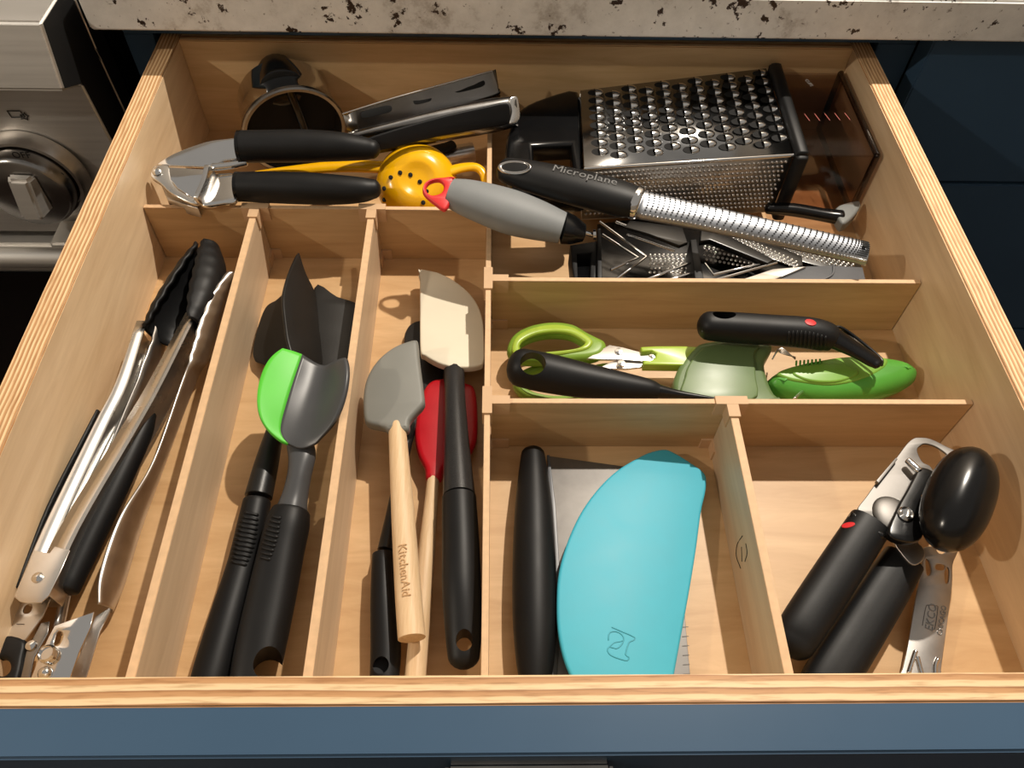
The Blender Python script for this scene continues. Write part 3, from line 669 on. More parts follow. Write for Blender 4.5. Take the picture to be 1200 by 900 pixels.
# ================================================================== third compartment
# --- black spoon underneath
t = thing('cooking_spoon', 'black cooking spoon lying underneath the grey and cream spatulas', 'spoon', U(455, 680, 0))
plate('bowl', t, 'nylon', [(473, 400), (476, 386), (483, 378), (494, 375), (508, 378), (518, 392), (521, 420), (516, 455), (500, 480), (484, 478), (473, 450)], plane3((476, 390, .007), (515, 390, .008), (490, 470, .007)), 0.004, 0.0015)
sweep('neck', t, 'nylon', hpx([(490, 470, .010, 10, .5), (476, 520, .012, 7), (463, 590, .013, 8), (452, 645, .014, 10)]), cap1=0.1)
g = sweep('grip', t, 'rubber', hpx([(449, 650, .014, 13), (450, 700, .014, 16), (452, 760, .014, 18, .85), (450, 800, .014, 17, .8), (449, 815, .014, 15, .8)]), cap0=0.2, seg=22)
hc = U(449, 784, .014); drill(g, hc + V(0, 0, 0.01), Vector(CAM) - hc + V(0, .1, 0), 0.0042, 0.0045, 0.020)
# --- red spatula
t = thing('spatula', 'red silicone spatula with wooden handle under the cream spatula', 'spatula', U(505, 600, 0), 'silicone spatulas')
plate('head', t, 'red', [(486, 508), (488, 482), (496, 456), (507, 444), (525, 442), (546, 447), (557, 455), (560, 490), (557, 520), (542, 538), (522, 548), (517, 560), (500, 560), (498, 547), (490, 530)], plane3((490, 500, .015), (555, 500, .013), (508, 555, .016)), 0.008, 0.0034)
o = sweep('handle', t, 'beech', hpx([(508, 556, .012, 7), (505, 590, .013, 8), (500, 645, .0155, 10), (493, 720, .0150, 11.5), (487, 790, .0150, 12.5), (485, 812, .015, 12.5)]), cap1=0.15); o['label'] = 'pale wooden handle'
# --- grey spatula
t = thing('spatula', 'grey silicone spatula with pale wooden handle, left of the red one', 'spatula', U(470, 600, 0), 'silicone spatulas')
plate('head', t, 'greysil', [(487.5, 397), (489.3, 398.5), (490, 403), (491.5, 420), (497, 463), (496, 473), (488, 482), (480, 492), (477, 503), (455, 503), (450, 500), (432, 496), (426, 488), (425.5, 460), (431, 438), (444, 419), (462, 405), (480, 398)], plane3((430, 480, .037), (495, 470, .038), (485, 400, .040)), 0.009, 0.0028)
o = sweep('handle', t, 'beech', hpx([(465, 496, .032, 9), (466, 510, .032, 10.5), (472, 600, .031, 13.5), (478, 690, .030, 15.5), (482.5, 748, .0295, 16.3)]), cap1=0.06, seg=28, sub=6); o['label'] = 'pale wooden handle'
text_on('lettering', o, 'beechmark', 'KitchenAid', (471.5, 637), (476.5, 699), 0.0066, (1, 0, 0))
# --- cream spatula
t = thing('spatula', 'cream silicone spatula with black handle against the central divider', 'spatula', U(540, 600, 0), 'silicone spatulas')
plate('head', t, 'white', [(492.2, 320), (492.5, 316), (495, 315.2), (503, 316.5), (516, 320), (533, 329), (549, 342), (560, 357), (566, 375), (567.5, 395), (567.5, 422), (561, 428), (546, 430), (530, 429), (514, 425), (498, 416), (493, 410), (492.3, 367)], plane3((495, 320, .017), (565, 420, .021), (495, 410, .024)), 0.006, 0.0012, sub=3)
sweep('neck', t, 'fleck', hpx([(532, 428, .0165, 11, .5), (532, 434, .0180, 12, .8), (533, 470, .0230, 12.5), (535, 520, .027, 15), (538, 581, .030, 19)]), cap1=0.05)
g = sweep('grip', t, 'rubber', hpx([(538, 583, .030, 20), (540, 640, .031, 22), (541, 690, .031, 23), (543, 740, .030, 21.5, .85), (543.5, 768, .029, 19, .8)]), cap0=0.12, cap1=0.85, seg=24)
hc = U(544, 753, .032); drill(g, hc, Vector(CAM) - hc + V(0, .12, 0), 0.0044, 0.0055, 0.08)

# ================================================================== front middle: bench scraper and bowl scraper
t = thing('bench_scraper', 'steel bench scraper with a thick black handle, under the turquoise one', 'scraper', U(700, 680, 0))
sweep('handle', t, 'rubber', hpx([(624.5, 533, .0140, 14), (625, 560, .0140, 18), (625.5, 600, .0140, 22.5), (626, 660, .0140, 25.5), (626.5, 720, .0140, 26), (627, 770, .0140, 23), (627, 815, .0140, 16)]), seg=26, cap0=0.7)
plate('blade', t, 'dimmed_steel', [(641, 534), (735, 547), (788, 556), (809, 793), (812, 830), (645, 830)], 0.0080, 0.0012, 0.0002, smooth=False)
plate('blade_fold', t, 'greysheet', [(641, 533), (644, 533), (651, 590), (656, 667), (655, 760), (650, 830), (642, 830), (646, 760), (647, 667), (645, 600)], 0.0096, 0.0030, 0.0004, smooth=False)
for k in range(7):
    y = 735 + k * 11
    rod('scale_mark', t, 'greytext', [(799 + k * 0.4, y, .0081), (806.5 + k * 0.4, y - 0.4, .0081)], 0.00022, seg=6, sub=1)
t = thing('bowl_scraper', 'turquoise half-moon bowl scraper resting on the steel blade', 'scraper', U(740, 680, 0))
TP = plane3((760, 540, .0140), (680, 780, .0225), (800, 700, .0155))
plate('blade', t, 'turq', [(742, 539), (760, 530), (777, 526), (789, 529), (812, 543), (825, 553), (828.5, 562), (827, 577), (822, 600), (816, 645), (807, 700), (790, 793), (786, 815), (770, 828), (705, 826), (682, 811), (670, 793), (660, 767), (654, 735), (653, 700), (656, 667), (667, 630), (683, 597), (703, 570), (723, 551)], TP, 0.0042, 0.0016)
e = [UPl(p[0], p[1], (TP[0], TP[1] + TP[0] * 0.0001)) for p in [(717, 735), (731, 741), (744, 747), (741, 751), (737, 753), (733, 767), (737, 770), (735, 774), (726, 772), (716, 768), (712, 763), (714, 758), (722, 760), (727, 757), (731, 750), (729, 744), (722, 740), (715, 741), (713, 746), (713, 750)]]
rod('mixer_emblem', t, 'turqline', e, 0.00036, seg=6, sub=2)
rod('mixer_emblem', t, 'turqline', [UPl(p[0], p[1], (TP[0], TP[1] + TP[0] * 0.0001)) for p in [(714, 758), (720, 753), (726, 752), (731, 750)]], 0.0003, seg=6, sub=2)

# ================================================================== front right: can opener and bottle opener
t = thing('can_opener', 'black-handled steel can opener with a large oval turning knob', 'can opener', U(1020, 680, 0))
g = sweep('handle', t, 'rubber', hpx([(1019, 614, .036, 24, .8), (1000, 643, .034, 25, .8), (968, 692, .031, 26, .8), (940, 735, .029, 26, .8), (931, 752, .028, 24, .75)]), cap0=0.1, cap1=0.8, seg=26, sq=2.6)
g['label'] = 'black upper handle'; can_grip = g
g = sweep('handle', t, 'rubber', hpx([(1058, 657, .024, 23, .8), (1038, 689, .022, 26, .8), (1005, 742, .019, 28, .8), (975, 790, .017, 29, .8), (962, 812, .016, 28, .8)]), cap0=0.1, cap1=0.6, seg=26, sq=3.2)
plate('end_cap', t, 'plastic', [(998, 601), (1008, 597), (1022, 603), (1036, 614), (1041, 623), (1036, 628), (1020, 618)], plane3((998, 601, .043), (1040, 622, .043), (1018, 615, .044)), 0.010, 0.002)
plate('rivet_plate', t, 'dull_steel', [(1044, 628), (1056, 625), (1070, 631), (1083, 644), (1082, 656), (1070, 662), (1056, 648)], 0.034, 0.0015, 0.0004)
def badge(name, o, m, px, py, rx, ry, ang=0.0, th=0.0006):
    P, n = hit(o, px, py); pl = (n, P + n * 0.0003)
    return plate(name, o, m, [(px + rx * math.cos(w) * math.cos(ang) - ry * math.sin(w) * math.sin(ang), py + rx * math.cos(w) * math.sin(ang) + ry * math.sin(w) * math.cos(ang)) for w in [k * math.pi / 6 for k in range(12)]], pl, th, 0.0001)
b_ = badge('red_badge', can_grip, 'redmark', 994, 615, 8, 3.0, -0.2); b_['label'] = 'small red oval badge'
plate('frame_plate', t, 'dimmed_steel', [(1005, 598), (1016, 581), (1034, 556), (1050, 537), (1062, 521), (1070, 514), (1077, 512.5), (1090, 514), (1107, 522), (1126, 534), (1124, 560), (1100, 600), (1075, 630), (1044, 626), (1022, 606)], 0.0410, 0.0016, 0.0004,
      holes=[[(1075, 528), (1079, 522), (1086, 520), (1100, 525), (1114, 538), (1106, 552), (1098, 556), (1090, 546), (1081, 541)]])
ball('cutter_dome', t, 'dimmed_steel', U(1047, 606, .041), [V(.010, .006, 0), V(-.006, .012, 0), V(0, 0, .0035)])
plate('plate_edge', t, 'dimmed_steel', [(1027, 563), (1050, 536), (1052, 538), (1030, 566)], 0.0445, 0.003, 0.0002, smooth=False)
plate('gear_arm', t, 'plastic', [(1079, 547), (1096, 554), (1090, 575), (1085, 600), (1081, 630), (1060, 634), (1041, 624), (1052, 594), (1063, 574), (1072, 557)], 0.0480, 0.006, 0.0014)
rod('pin', t, 'chrome', [(1064, 540, .046), (1077, 552, .047)], 0.0022, seg=12)
lathe('rivet', t, 'chrome', [(0, 0), (0.0046, 0), (0.0046, 0.0012), (0.0038, 0.0020), (0.0032, 0.0014), (0.0024, 0.0022), (0, 0.0022)], U(1061, 603, .048), seg=22)
kc = U(1124, 584, .060); m1 = mpp(kc); ax = (U(1147, 528, .064) - U(1103, 640, .056)) * 0.5
ax2 = V(0.82, 0.0, -0.45); ax2 = (ax2 - ax.normalized() * ax2.dot(ax.normalized())).normalized(); ax3 = ax.normalized().cross(ax2)
lathe('turn_shaft', t, 'chrome', [(0, 0), (0.005, 0), (0.005, 0.024), (0, 0.024)], U(1085, 588, .047), U(1118, 584, .060) - U(1085, 588, .047), seg=16)
o = ball('turning_knob', t, 'plastic', kc, [ax * 1.0, ax2 * 0.0175, ax3 * 0.0165], seg=40, p=2.3); o['label'] = 'oval black turning knob'

t = thing('bottle_opener', 'small flat steel bottle opener leaning beside the can opener', 'bottle opener', U(1090, 720, 0))
BP = plane3((1085, 650, .0120), (1115, 660, .0120), (1080, 790, .0060))
plate('body', t, 'dull_steel', [(1081, 655), (1081, 646), (1084, 641), (1100, 640), (1121, 643), (1122, 648), (1116.5, 662), (1116, 685), (1109, 740), (1103, 785), (1101, 800), (1055, 800), (1058, 783), (1064, 755), (1073, 700), (1077, 681)], BP, 0.0014, 0.0004, sub=3,
      holes=[[(1098, 641), (1107, 640), (1108, 646), (1104, 649), (1099, 647)], [(1085, 655), (1089, 659), (1091, 668), (1089, 674), (1086, 672)], [(1098, 661), (1107, 662), (1106, 668), (1097, 667)], [(1109, 664), (1112, 668), (1111, 682), (1108, 683), (1107, 672)]])
up_ = BP[0]
def bpt(px, py, h=0.0): return UPl(px, py, (up_, BP[1] + up_ * h))
for L in ([(1065, 788), (1070, 772), (1073, 763)], [(1081, 793), (1077, 778), (1075, 770)], [(1096, 793), (1096, 780), (1099, 772)]):
    rod('pressed_rib', t, 'chrome', [bpt(*p, 0.0004) for p in L], 0.0013, seg=10)
xd = bpt(1097, 708) - bpt(1092, 738); yd = bpt(1080, 720) - bpt(1110, 720)
text('stamped_lettering', t, 'dark_steel', 'EKCO', bpt(1091.5, 723, 0.0002), xd, yd, 0.0062, 0.0002)
text('stamped_lettering', t, 'dark_steel', 'CHICAGO', bpt(1104, 727, 0.0002), xd, yd, 0.0040, 0.0002)
rod('stamped_frame', t, 'dark_steel', [bpt(*p, 0.0001) for p in [(1081, 733), (1085, 712), (1088, 709), (1098, 710), (1099, 714), (1096, 735), (1093, 738)]], 0.00025, seg=6, sub=3)

# ================================================================== middle right compartment
t = thing('scissors', 'green-handled kitchen scissors with a lime blade guard', 'scissors', U(680, 420, 0))
def ring_pts(cx, cy, rx, ry, n=14): return [(cx + rx * math.cos(2 * math.pi * k / n), cy + ry * math.sin(2 * math.pi * k / n)) for k in range(n)]
o = plate('handle', t, 'limedark', [(595, 411), (597, 397), (607, 386), (626, 378), (650, 375), (672, 378), (688, 387), (700, 393), (709, 398), (711, 406), (705, 414), (692, 418), (668, 420), (640, 421), (610, 420)], .0235, .011, .0042,
          holes=[[(610, 406), (613, 399), (628, 392), (648, 389), (668, 391), (681, 398), (683, 402), (675, 406), (655, 409), (630, 411), (615, 411)]]); o['label'] = 'green finger loop'
plate('inner_ring', t, 'lime', [(600, 411), (602, 398), (611, 389), (628, 382), (650, 379), (670, 382), (684, 389), (694, 397), (694, 403), (686, 409), (660, 414), (630, 416), (608, 416)], .0250, .004, .0018,
      holes=[[(609, 407), (612, 399), (628, 391), (648, 388), (668, 390), (683, 398), (685, 402), (676, 407), (655, 410), (630, 412), (614, 412)]])
plate('handle', t, 'limedark', ring_pts(655, 446, 54, 24), .0125, .010, .0042, holes=[ring_pts(655, 446, 41, 15)])
plate('handle_arm', t, 'limedark', [(690, 430), (712, 424), (716, 432), (700, 444)], .0125, .008, .002)
plate('blade', t, 'steel', [(688, 420), (704, 410), (714, 404), (730, 407), (756, 414), (820, 418), (820, 424), (750, 423), (728, 421), (706, 421)], .0225, .0018, .0003, smooth=False)
plate('blade', t, 'dull_steel', [(700, 432), (716, 424), (735, 419), (752, 416), (768, 418), (820, 424), (820, 428), (752, 430), (734, 432), (716, 432)], .0205, .0018, .0003, smooth=False)
lathe('rivet', t, 'chrome', [(0, 0), (0.0028, 0), (0.0026, 0.001), (0, 0.0014)], U(725, 412, .0225), seg=16)
lathe('rivet', t, 'chrome', [(0, 0), (0.0028, 0), (0.0026, 0.001), (0, 0.0014)], U(728, 426, .0225), seg=16)
o = plate('blade_guard', t, 'lime', [(751, 406), (770, 405), (800, 405), (826, 406), (826, 428), (754, 427), (754, 421), (762, 422), (768, 419), (769, 414), (764, 411), (752, 412)], .0260, .008, .0012, smooth=False); o['label'] = 'lime green blade guard'
lathe('guard_rivet', t, 'chrome', [(0, 0), (0.0028, 0), (0.0026, 0.001), (0, 0.0014)], U(765, 417, .0225), seg=16)

t = thing('hand_tool', 'round black handle with a hanging hole lying across the scissors', 'utensil', U(690, 450, 0))
g = sweep('handle', t, 'rubber', hpx([(611, 431, .0400, 23), (640, 437, .0395, 23.5), (685, 446, .0385, 21), (730, 453, .0375, 17), (760, 457, .0370, 13), (772, 459, .0370, 9)]), cap0=0.75, cap1=0.05, seg=26)
hc = U(624.5, 426, .050); drill(g, hc, V(0.0, -0.45, 1.0), 0.0082, 0.0078, 0.08)
sweep('shaft', t, 'plastic', hpx([(770, 458.5, .0370, 9), (795, 462, .0370, 5), (830, 466.5, .0370, 2.5), (838, 467.5, .0370, 2)]), cap0=0.05)

t = thing('food_cover', 'translucent pale green plastic cover under the black peeler', 'cover', U(850, 440, 0))
plate('shell', t, 'clear_green', [(826, 400), (813, 408), (801, 421), (792, 438), (789, 455), (792, 470), (820, 474), (880, 474), (918, 470), (908, 460), (901, 445), (897, 425), (905, 410), (902, 401), (870, 396)], plane3((826, 400, .028), (792, 440, .026), (900, 440, .026)), .023, .0035)
plate('raised_panel', t, 'clear_green', [(832, 404), (820, 411), (809, 424), (803, 440), (803, 468), (882, 468), (886, 440), (884, 415), (890, 404), (865, 400)], plane3((826, 400, .030), (792, 440, .028), (900, 440, .028)), .003, .0012)

t = thing('avocado_tool', 'bright green avocado slicer with a pointed end, at the right drawer wall', 'avocado slicer', U(990, 438, 0))
plate('body', t, 'avo', [(902, 441), (908, 433), (925, 425), (955, 417), (990, 413), (1030, 412), (1060, 416), (1076, 424), (1081, 432), (1075, 440), (1060, 448), (1030, 457), (1000, 460), (970, 461), (935, 458), (910, 450)], .0260, .022, .0105)
plate('overlay', t, 'avolight', [(911, 437), (922, 431), (945, 425), (985, 418), (1020, 417), (1040, 420), (1036, 431), (1010, 444), (975, 450), (940, 447), (922, 443)], .0268, .004, .0018)
plate('thumb_rest', t, 'avolight', [(930, 438), (934, 431), (955, 426), (985, 426), (1005, 432), (1003, 440), (980, 447), (950, 446)], .0280, .003, .0014)
for k in range(7):
    x = 933 + k * 4.6; rod('tooth', t, 'avo', [(x, 428 - k * 0.35, .0275), (x + 0.3, 423.2 - k * 0.35, .0275)], .0007, seg=8, sub=1)
for k in range(5):
    rod('slicer_wire', t, 'steel', [(905 + k * 1.5, 421 - k * 3.2, .018), (915, 408 + k * 1.4, .024), (932, 421 - k * 0.6, .022)], .0005, seg=6, sub=4)
rod('steel_tip', t, 'steel', [(931, 467, .030), (942, 457, .020)], .0011, seg=10, sub=1)

dn = lambda L: [(a[0], a[1], a[2] - .005, *a[3:]) for a in L]
t = thing('peeler', 'black vegetable peeler with a ribbed grip and red oval, on the green tools', 'peeler', U(900, 400, 0))
g = sweep('handle', t, 'rubber', hpx(dn([(831, 382, .050, 16.5), (860, 384, .050, 17.5), (905, 387, .050, 17.5), (945, 390, .050, 18), (966, 394, .049, 17), (976, 398, .048, 14)])), cap0=0.85, cap1=0.2, seg=28, sq=2.3)
hc = U(848, 371, .052); drill(g, hc, V(0.0, 0.1, 1.0), 0.0078, 0.0046, 0.022); peel_grip = g
ribs_on(peel_grip, 'rubber', (924, 396), (967, 400), 11, 9, 10, .0011)
o = badge('red_oval', peel_grip, 'redmark', 950, 377.5, 6.8, 3.4, 0.25); o['label'] = 'small red oval badge'
sweep('neck', t, 'plastic', hpx(dn([(968, 392, .049, 14, .8), (984, 400, .048, 12, .7), (1004, 411, .046, 10, .6), (1022, 422, .044, 9, .6), (1029, 427, .044, 7, .6)])), cap0=0.3, cap1=0.5, seg=18, sq=3)
rod('blade_frame', t, 'plastic', dn([(978, 383, .046), (988, 385, .046), (1010, 401, .044), (1032, 420, .043), (1033, 428, .043)]), .0011, seg=8)
plate('blade', t, 'dark_steel', [(984, 386), (990, 387), (1030, 420), (1026, 421), (1000, 405)], .0395, .001, .0002, smooth=False)
plate('blade_mount', t, 'plastic', [(962, 377), (976, 380), (984, 386), (982, 396), (968, 392)], .0450, .006, .0015)

# ================================================================== back right compartment
# --- box grater with container
t = thing('box_grater', 'steel box grater with black ends and a clear smoky container', 'grater', U(800, 180, 0))
TL0, TL1 = U(680, 106, .0640), U(685, 198, .0660)         # small end: top back, top front
TR0, TR1 = U(898, 80, .0705), U(930, 182, .0705)          # large end
BL1, BR1 = V(TL1.x + .002, TL1.y - .002, .018), V(TR1.x, TR1.y + .001, .014)
BL0, BR0 = V(TL0.x, TL0.y + .001, .018), V(TR0.x, min(TR0.y, .505), .014)
def quad_sheet(name, m, a, b, c, d, th=.0009, bev=0):
    return loft(name, t, m, [[a, b], [d, c]], th=th, sub=0)
top = quad_sheet('coarse_face', 'grater_steel', TL0, TR0, TR1, TL1); top['label'] = 'shiny face with coarse grating holes'
fr = quad_sheet('fine_face', 'dull_steel', TL1, TR1, BR1, BL1); fr['label'] = 'front face with fine raised points'
quad_sheet('back_face', 'steel', TL0, TR0, BR0, BL0)
quad_sheet('bottom_face', 'steel', BL0, BR0, BR1, BL1)
sweep('folded_edge', t, 'chrome', [(TL1, .0016, .0016), (TR1, .0016, .0016)], sub=2, seg=12)
# coarse teeth: one mesh, copied
un = (TR0 - TL0).cross(TL1 - TL0).normalized(); un = un if un.z > 0 else -un
exu = (TR1 - TL1).normalized(); eyu = un.cross(exu).normalized()
def tooth_mesh():
    bm = bmesh.new(); n, k = 10, 5; G = []
    for i in range(k + 1):                      # half dome, open towards -x
        a = i / k * math.pi / 2; row = []
        for j in range(n + 1):
            w = -math.pi / 2 + math.pi * j / n
            row.append(bm.verts.new((0.0062 * math.cos(w) * math.cos(a) , 0.0040 * math.sin(w) * math.cos(a), 0.0026 * math.sin(a))))
        G.append(row)
    for i in range(k):
        for j in range(n): 
            f = bm.faces.new((G[i][j], G[i][j + 1], G[i + 1][j + 1], G[i + 1][j])); f.material_index = 0; f.smooth = True
    c = bm.verts.new((-0.0006, 0, 0.0003)); ring = [bm.verts.new((-0.0010 + 0.0040 * math.cos(2 * math.pi * q / 14), 0.0034 * math.sin(2 * math.pi * q / 14), 0.0003)) for q in range(14)]
    for q in range(14):
        f = bm.faces.new((c, ring[q], ring[(q + 1) % 14])); f.material_index = 1
    bmesh.ops.remove_doubles(bm, verts=bm.verts[:], dist=1e-6)
    bmesh.ops.recalc_face_normals(bm, faces=bm.faces[:])
    me = bpy.data.meshes.new('grating_tooth'); bm.to_mesh(me); bm.free()
    me.materials.append(MT['chrome']); me.materials.append(MT['hole']); return me
tm = tooth_mesh(); bl = base_of(t)
Rm = Matrix((exu, eyu, un)).transposed()
for i in range(11):
    for j in range(8):
        u = 0.075 + 0.088 * i; v = 0.06 + 0.108 * j + (0.054 if i % 2 else 0)
        if v > 0.90: continue
        A = TL0.lerp(TR0, u); B = TL1.lerp(TR1, u); P = A.lerp(B, v)
        o = bpy.data.objects.new('grating_tooth', tm); COL.objects.link(o); o.parent = top
        o.matrix_local = Matrix.Translation(P - bl + un * 0.0001) @ Rm.to_4x4() @ Matrix.Scale(1.2, 4)
# fine points
bm = bmesh.new(); fn = (TR1 - TL1).cross(BL1 - TL1).normalized(); fn = fn if fn.y < 0 else -fn
for i in range(44):
    for j in range(11):
        u = 0.02 + 0.0222 * i + (0.011 if j % 2 else 0); v = 0.10 + 0.08 * j
        if u > 0.985: continue
        P = TL1.lerp(TR1, u).lerp(BL1.lerp(BR1, u), v)
        g = [bm.verts.new(P + exu * (.0014 * math.cos(w)) + V(0, 0, 1) * (.0014 * math.sin(w))) for w in [q * math.pi / 3 for q in range(6)]]
        m2 = [bm.verts.new(P + fn * .0009 + exu * (.0009 * math.cos(w)) + V(0, 0, 1) * (.0009 * math.sin(w))) for w in [q * math.pi / 3 for q in range(6)]]
        tp = bm.verts.new(P + fn * .0013)
        for q in range(6): bm.faces.new((g[q], g[(q + 1) % 6], m2[(q + 1) % 6], m2[q])); bm.faces.new((m2[q], m2[(q + 1) % 6], tp))
bmesh.ops.recalc_face_normals(bm, faces=bm.faces[:])
o = from_bm('fine_points', bm, fr, 'dull_steel'); o['kind'] = 'stuff'
# black end frame
def bar(name, m, a, b, r, sq=4, ry=None): return sweep(name, t, m, [(a, r, ry or r), (b, r, ry or r)], sub=1, seg=16, cap0=0.4, cap1=0.4, sq=sq)
ex = V(.0055, 0, 0); TR0 = TR0 - V(0, .0045, 0); BR0 = BR0 - V(0, .0035, 0)
bar('end_frame', 'rubber', TR0 + ex + V(0, 0, .003), TR1 + ex + V(0, -.002, .001), .0048)
bar('end_frame', 'rubber', TR1 + ex + V(0, -.002, .001), BR1 + ex + V(0, -.001, -.004), .0048)
bar('end_frame', 'rubber', TR0 + ex + V(0, 0, .003), BR0 + ex, .0048)
# black handle end
o = plate('handle', t, 'plastic', [(594, 205), (592, 175), (597, 148), (609, 127), (638, 113), (678, 106), (682, 150), (685, 198), (690, 225), (660, 230), (610, 228)], .0600, .018, .004, holes=[[(625, 170), (669, 168), (673, 205), (626, 206)]], hsmooth=False, sub=3); o['label'] = 'black looped handle'
# container
x0, x1 = TR0.x + .011, .2735; y0, y1, z0, z1 = .3925, .5020, .0130, .0690
def cbox(name, a, b): return box(name, t, 'smoke', a, b, .0004, 1)
cw = .0016
o = cbox('container', (x0, y0, z1 - cw), (x1, y1, z1)); o['label'] = 'clear smoky container wall'
cbox('container', (x0, y0, z0), (x1, y0 + cw, z1 - cw)); cbox('container', (x0, y1 - cw, z0), (x1, y1, z1 - cw)); cbox('container', (x1 - cw, y0 + cw, z0), (x1, y1 - cw, z1 - cw)); cbox('container', (x0, y0 + cw, z0), (x1 - cw, y1 - cw, z0 + cw))
for a, b in (((x1, y0, z1), (x1, y1, z1)), ((x1, y0, z0), (x1, y0, z1)), ((x1, y1, z0), (x1, y1, z1)), ((x1, y0, z0), (x1, y1, z0))):
    sweep('container_rim', t, 'smoke_rim', [(V(*a), .0024, .0024), (V(*b), .0024, .0024)], sub=1, seg=12, cap0=.3, cap1=.3)
for k in range(5):
    P = UPl(946 + k * 11.8, 138 - k * 0.3, z1 + .0001); rod('measuring_mark', t, 'redtext', [P + V(-.001, .005, 0), P + V(.001, -.004, 0)], .0002, seg=6, sub=1)
text('container_lettering', t, 'whitetext', 'CUPS', UPl(948, 97, z1 + .0002), (0.3, -1, 0), (1, 0.3, 0), .0042)
sweep('base_slide', t, 'plastic', hpx([(900, 244, .0290, 6), (930, 246, .0280, 7), (965, 252, .0270, 7), (985, 255, .0270, 8)]), seg=14, sq=3)
o = plate('slide_tip', t, 'greytip', [(980, 243), (1001, 235), (1009, 237), (1004, 249), (988, 262)], .0310, .010, .002); o['label'] = 'soft grey tip'

# --- slicer set beneath the zester
_plate = plate
def plate(name, parent, m, outline, pl, th, *a, **k):      # keeps the sheets behind the divider
    if not isinstance(pl, tuple):
        def fit(L):
            out = []
            for px, py in L:
                while U(px, py, pl).y < 0.2832: py -= 0.5
                out.append((px, py))
            return out
        outline = fit(outline); k['holes'] = [fit(h) for h in k.get('holes', ())]
    return _plate(name, parent, m, outline, pl, th, *a, **k)
t = thing('slicer_plates', 'black and steel slicer plates with bright V-shaped blades, below the zester', 'slicer', U(820, 310, 0))
plate('base_plate', t, 'black_steel', [(700, 262), (790, 250), (900, 285), (1000, 318), (1000, 345), (700, 345)], .0200, .0195, .001, smooth=False)
plate('frame_block', t, 'rubber', [(668, 287), (700, 282), (702, 296), (698, 345), (674, 345), (670, 310)], .0400, .020, .001, smooth=False, holes=[[(676, 297), (693, 296), (691, 340), (678, 340)]], hsmooth=False)
plate('block_floor', t, 'greysheet', [(676, 300), (693, 299), (691, 345), (678, 345)], .026, .002, .0003, smooth=False)
plate('cross_bar', t, 'rubber', [(700, 268), (704, 267), (706, 345), (700, 345)], .0440, .020, .0006, smooth=False)
plate('cross_bar', t, 'rubber', [(809, 281), (816, 280), (826, 345), (815, 345)], .0420, .020, .0006, smooth=False)
for L in ([(703, 260, .040), (758, 301, .036), (718, 330, .036)], [(706, 275, .038), (748, 302, .034), (716, 316, .034)], [(722, 260, .042), (796, 290, .036)], [(735, 275, .036), (790, 294, .032)],
          [(812, 307, .036), (757, 328, .036)], [(816, 319, .036), (780, 329, .036)], [(826, 309, .036), (836, 322, .034), (905, 306, .034)], [(832, 330, .036), (910, 308, .036)]):
    rod('blade_edge', t, 'chrome', L, .0011, seg=10, sub=1)
plate('triangle_frame', t, 'plastic', [(822, 262), (840, 268), (908, 304), (900, 309), (832, 281), (820, 283)], .0380, .005, .001, smooth=False)
plate('steel_strip', t, 'steel', [(862, 330), (906, 315), (945, 312), (890, 335)], .0350, .003, .0004, smooth=False)
plate('cover_sheet', t, 'greysheet', [(905, 322), (940, 312), (975, 311), (1011, 313), (1018, 345), (880, 345)], .0330, .003, .0006, smooth=False)
rod('sheet_ridge', t, 'greysheet', [(977, 311, .0335), (975, 322, .0335), (960, 330, .0335)], .0008, seg=6)
plate('ball_grater_strip', t, 'black_steel', [(848, 268), (862, 267), (940, 300), (941, 311), (932, 313), (900, 302), (846, 281)], .0340, .003, .0006, smooth=False)
bm = bmesh.new()
def dome(bm, P, r, n=6):
    g = [bm.verts.new(P + V(r * math.cos(w), r * math.sin(w), 0)) for w in [q * 2 * math.pi / n for q in range(n)]]
    h = [bm.verts.new(P + V(r * .65 * math.cos(w), r * .65 * math.sin(w), r * .6)) for w in [q * 2 * math.pi / n for q in range(n)]]
    tp = bm.verts.new(P + V(0, 0, r * .85))
    for q in range(n): bm.faces.new((g[q], g[(q + 1) % n], h[(q + 1) % n], h[q])); bm.faces.new((h[q], h[(q + 1) % n], tp))
for i in range(17):
    for j in range(3): dome(bm, U(853 + i * 5.0 + j * 1.2, 270.5 + i * 2.25 + j * 4.2, .0341), .0012)
for i in range(9):
    for j in range(5): dome(bm, U(762 + i * 5.2 + (j % 2) * 1.5, 299 + j * 5.0, .0201), .0015)
for i in range(12):
    for j in range(4): dome(bm, U(826 + i * 5.2 + (j % 2) * 2, 289 + j * 5.0 + i * .9, .0201), .0013)
for i in range(22):
    for j in range(3): dome(bm, U(880 + i * 5.6 + j * 2.0, 277 + i * 1.35 + j * 5.0, .0250), .0014)
bmesh.ops.recalc_face_normals(bm, faces=bm.faces[:])
o = from_bm('raised_points', bm, t, 'steel'); o['kind'] = 'stuff'
plate('ball_grater_sheet', t, 'black_steel', [(874, 272), (900, 276), (1008, 303), (1010, 316), (960, 312), (878, 290)], .0249, .002, .0005, smooth=False)
plate = _plate
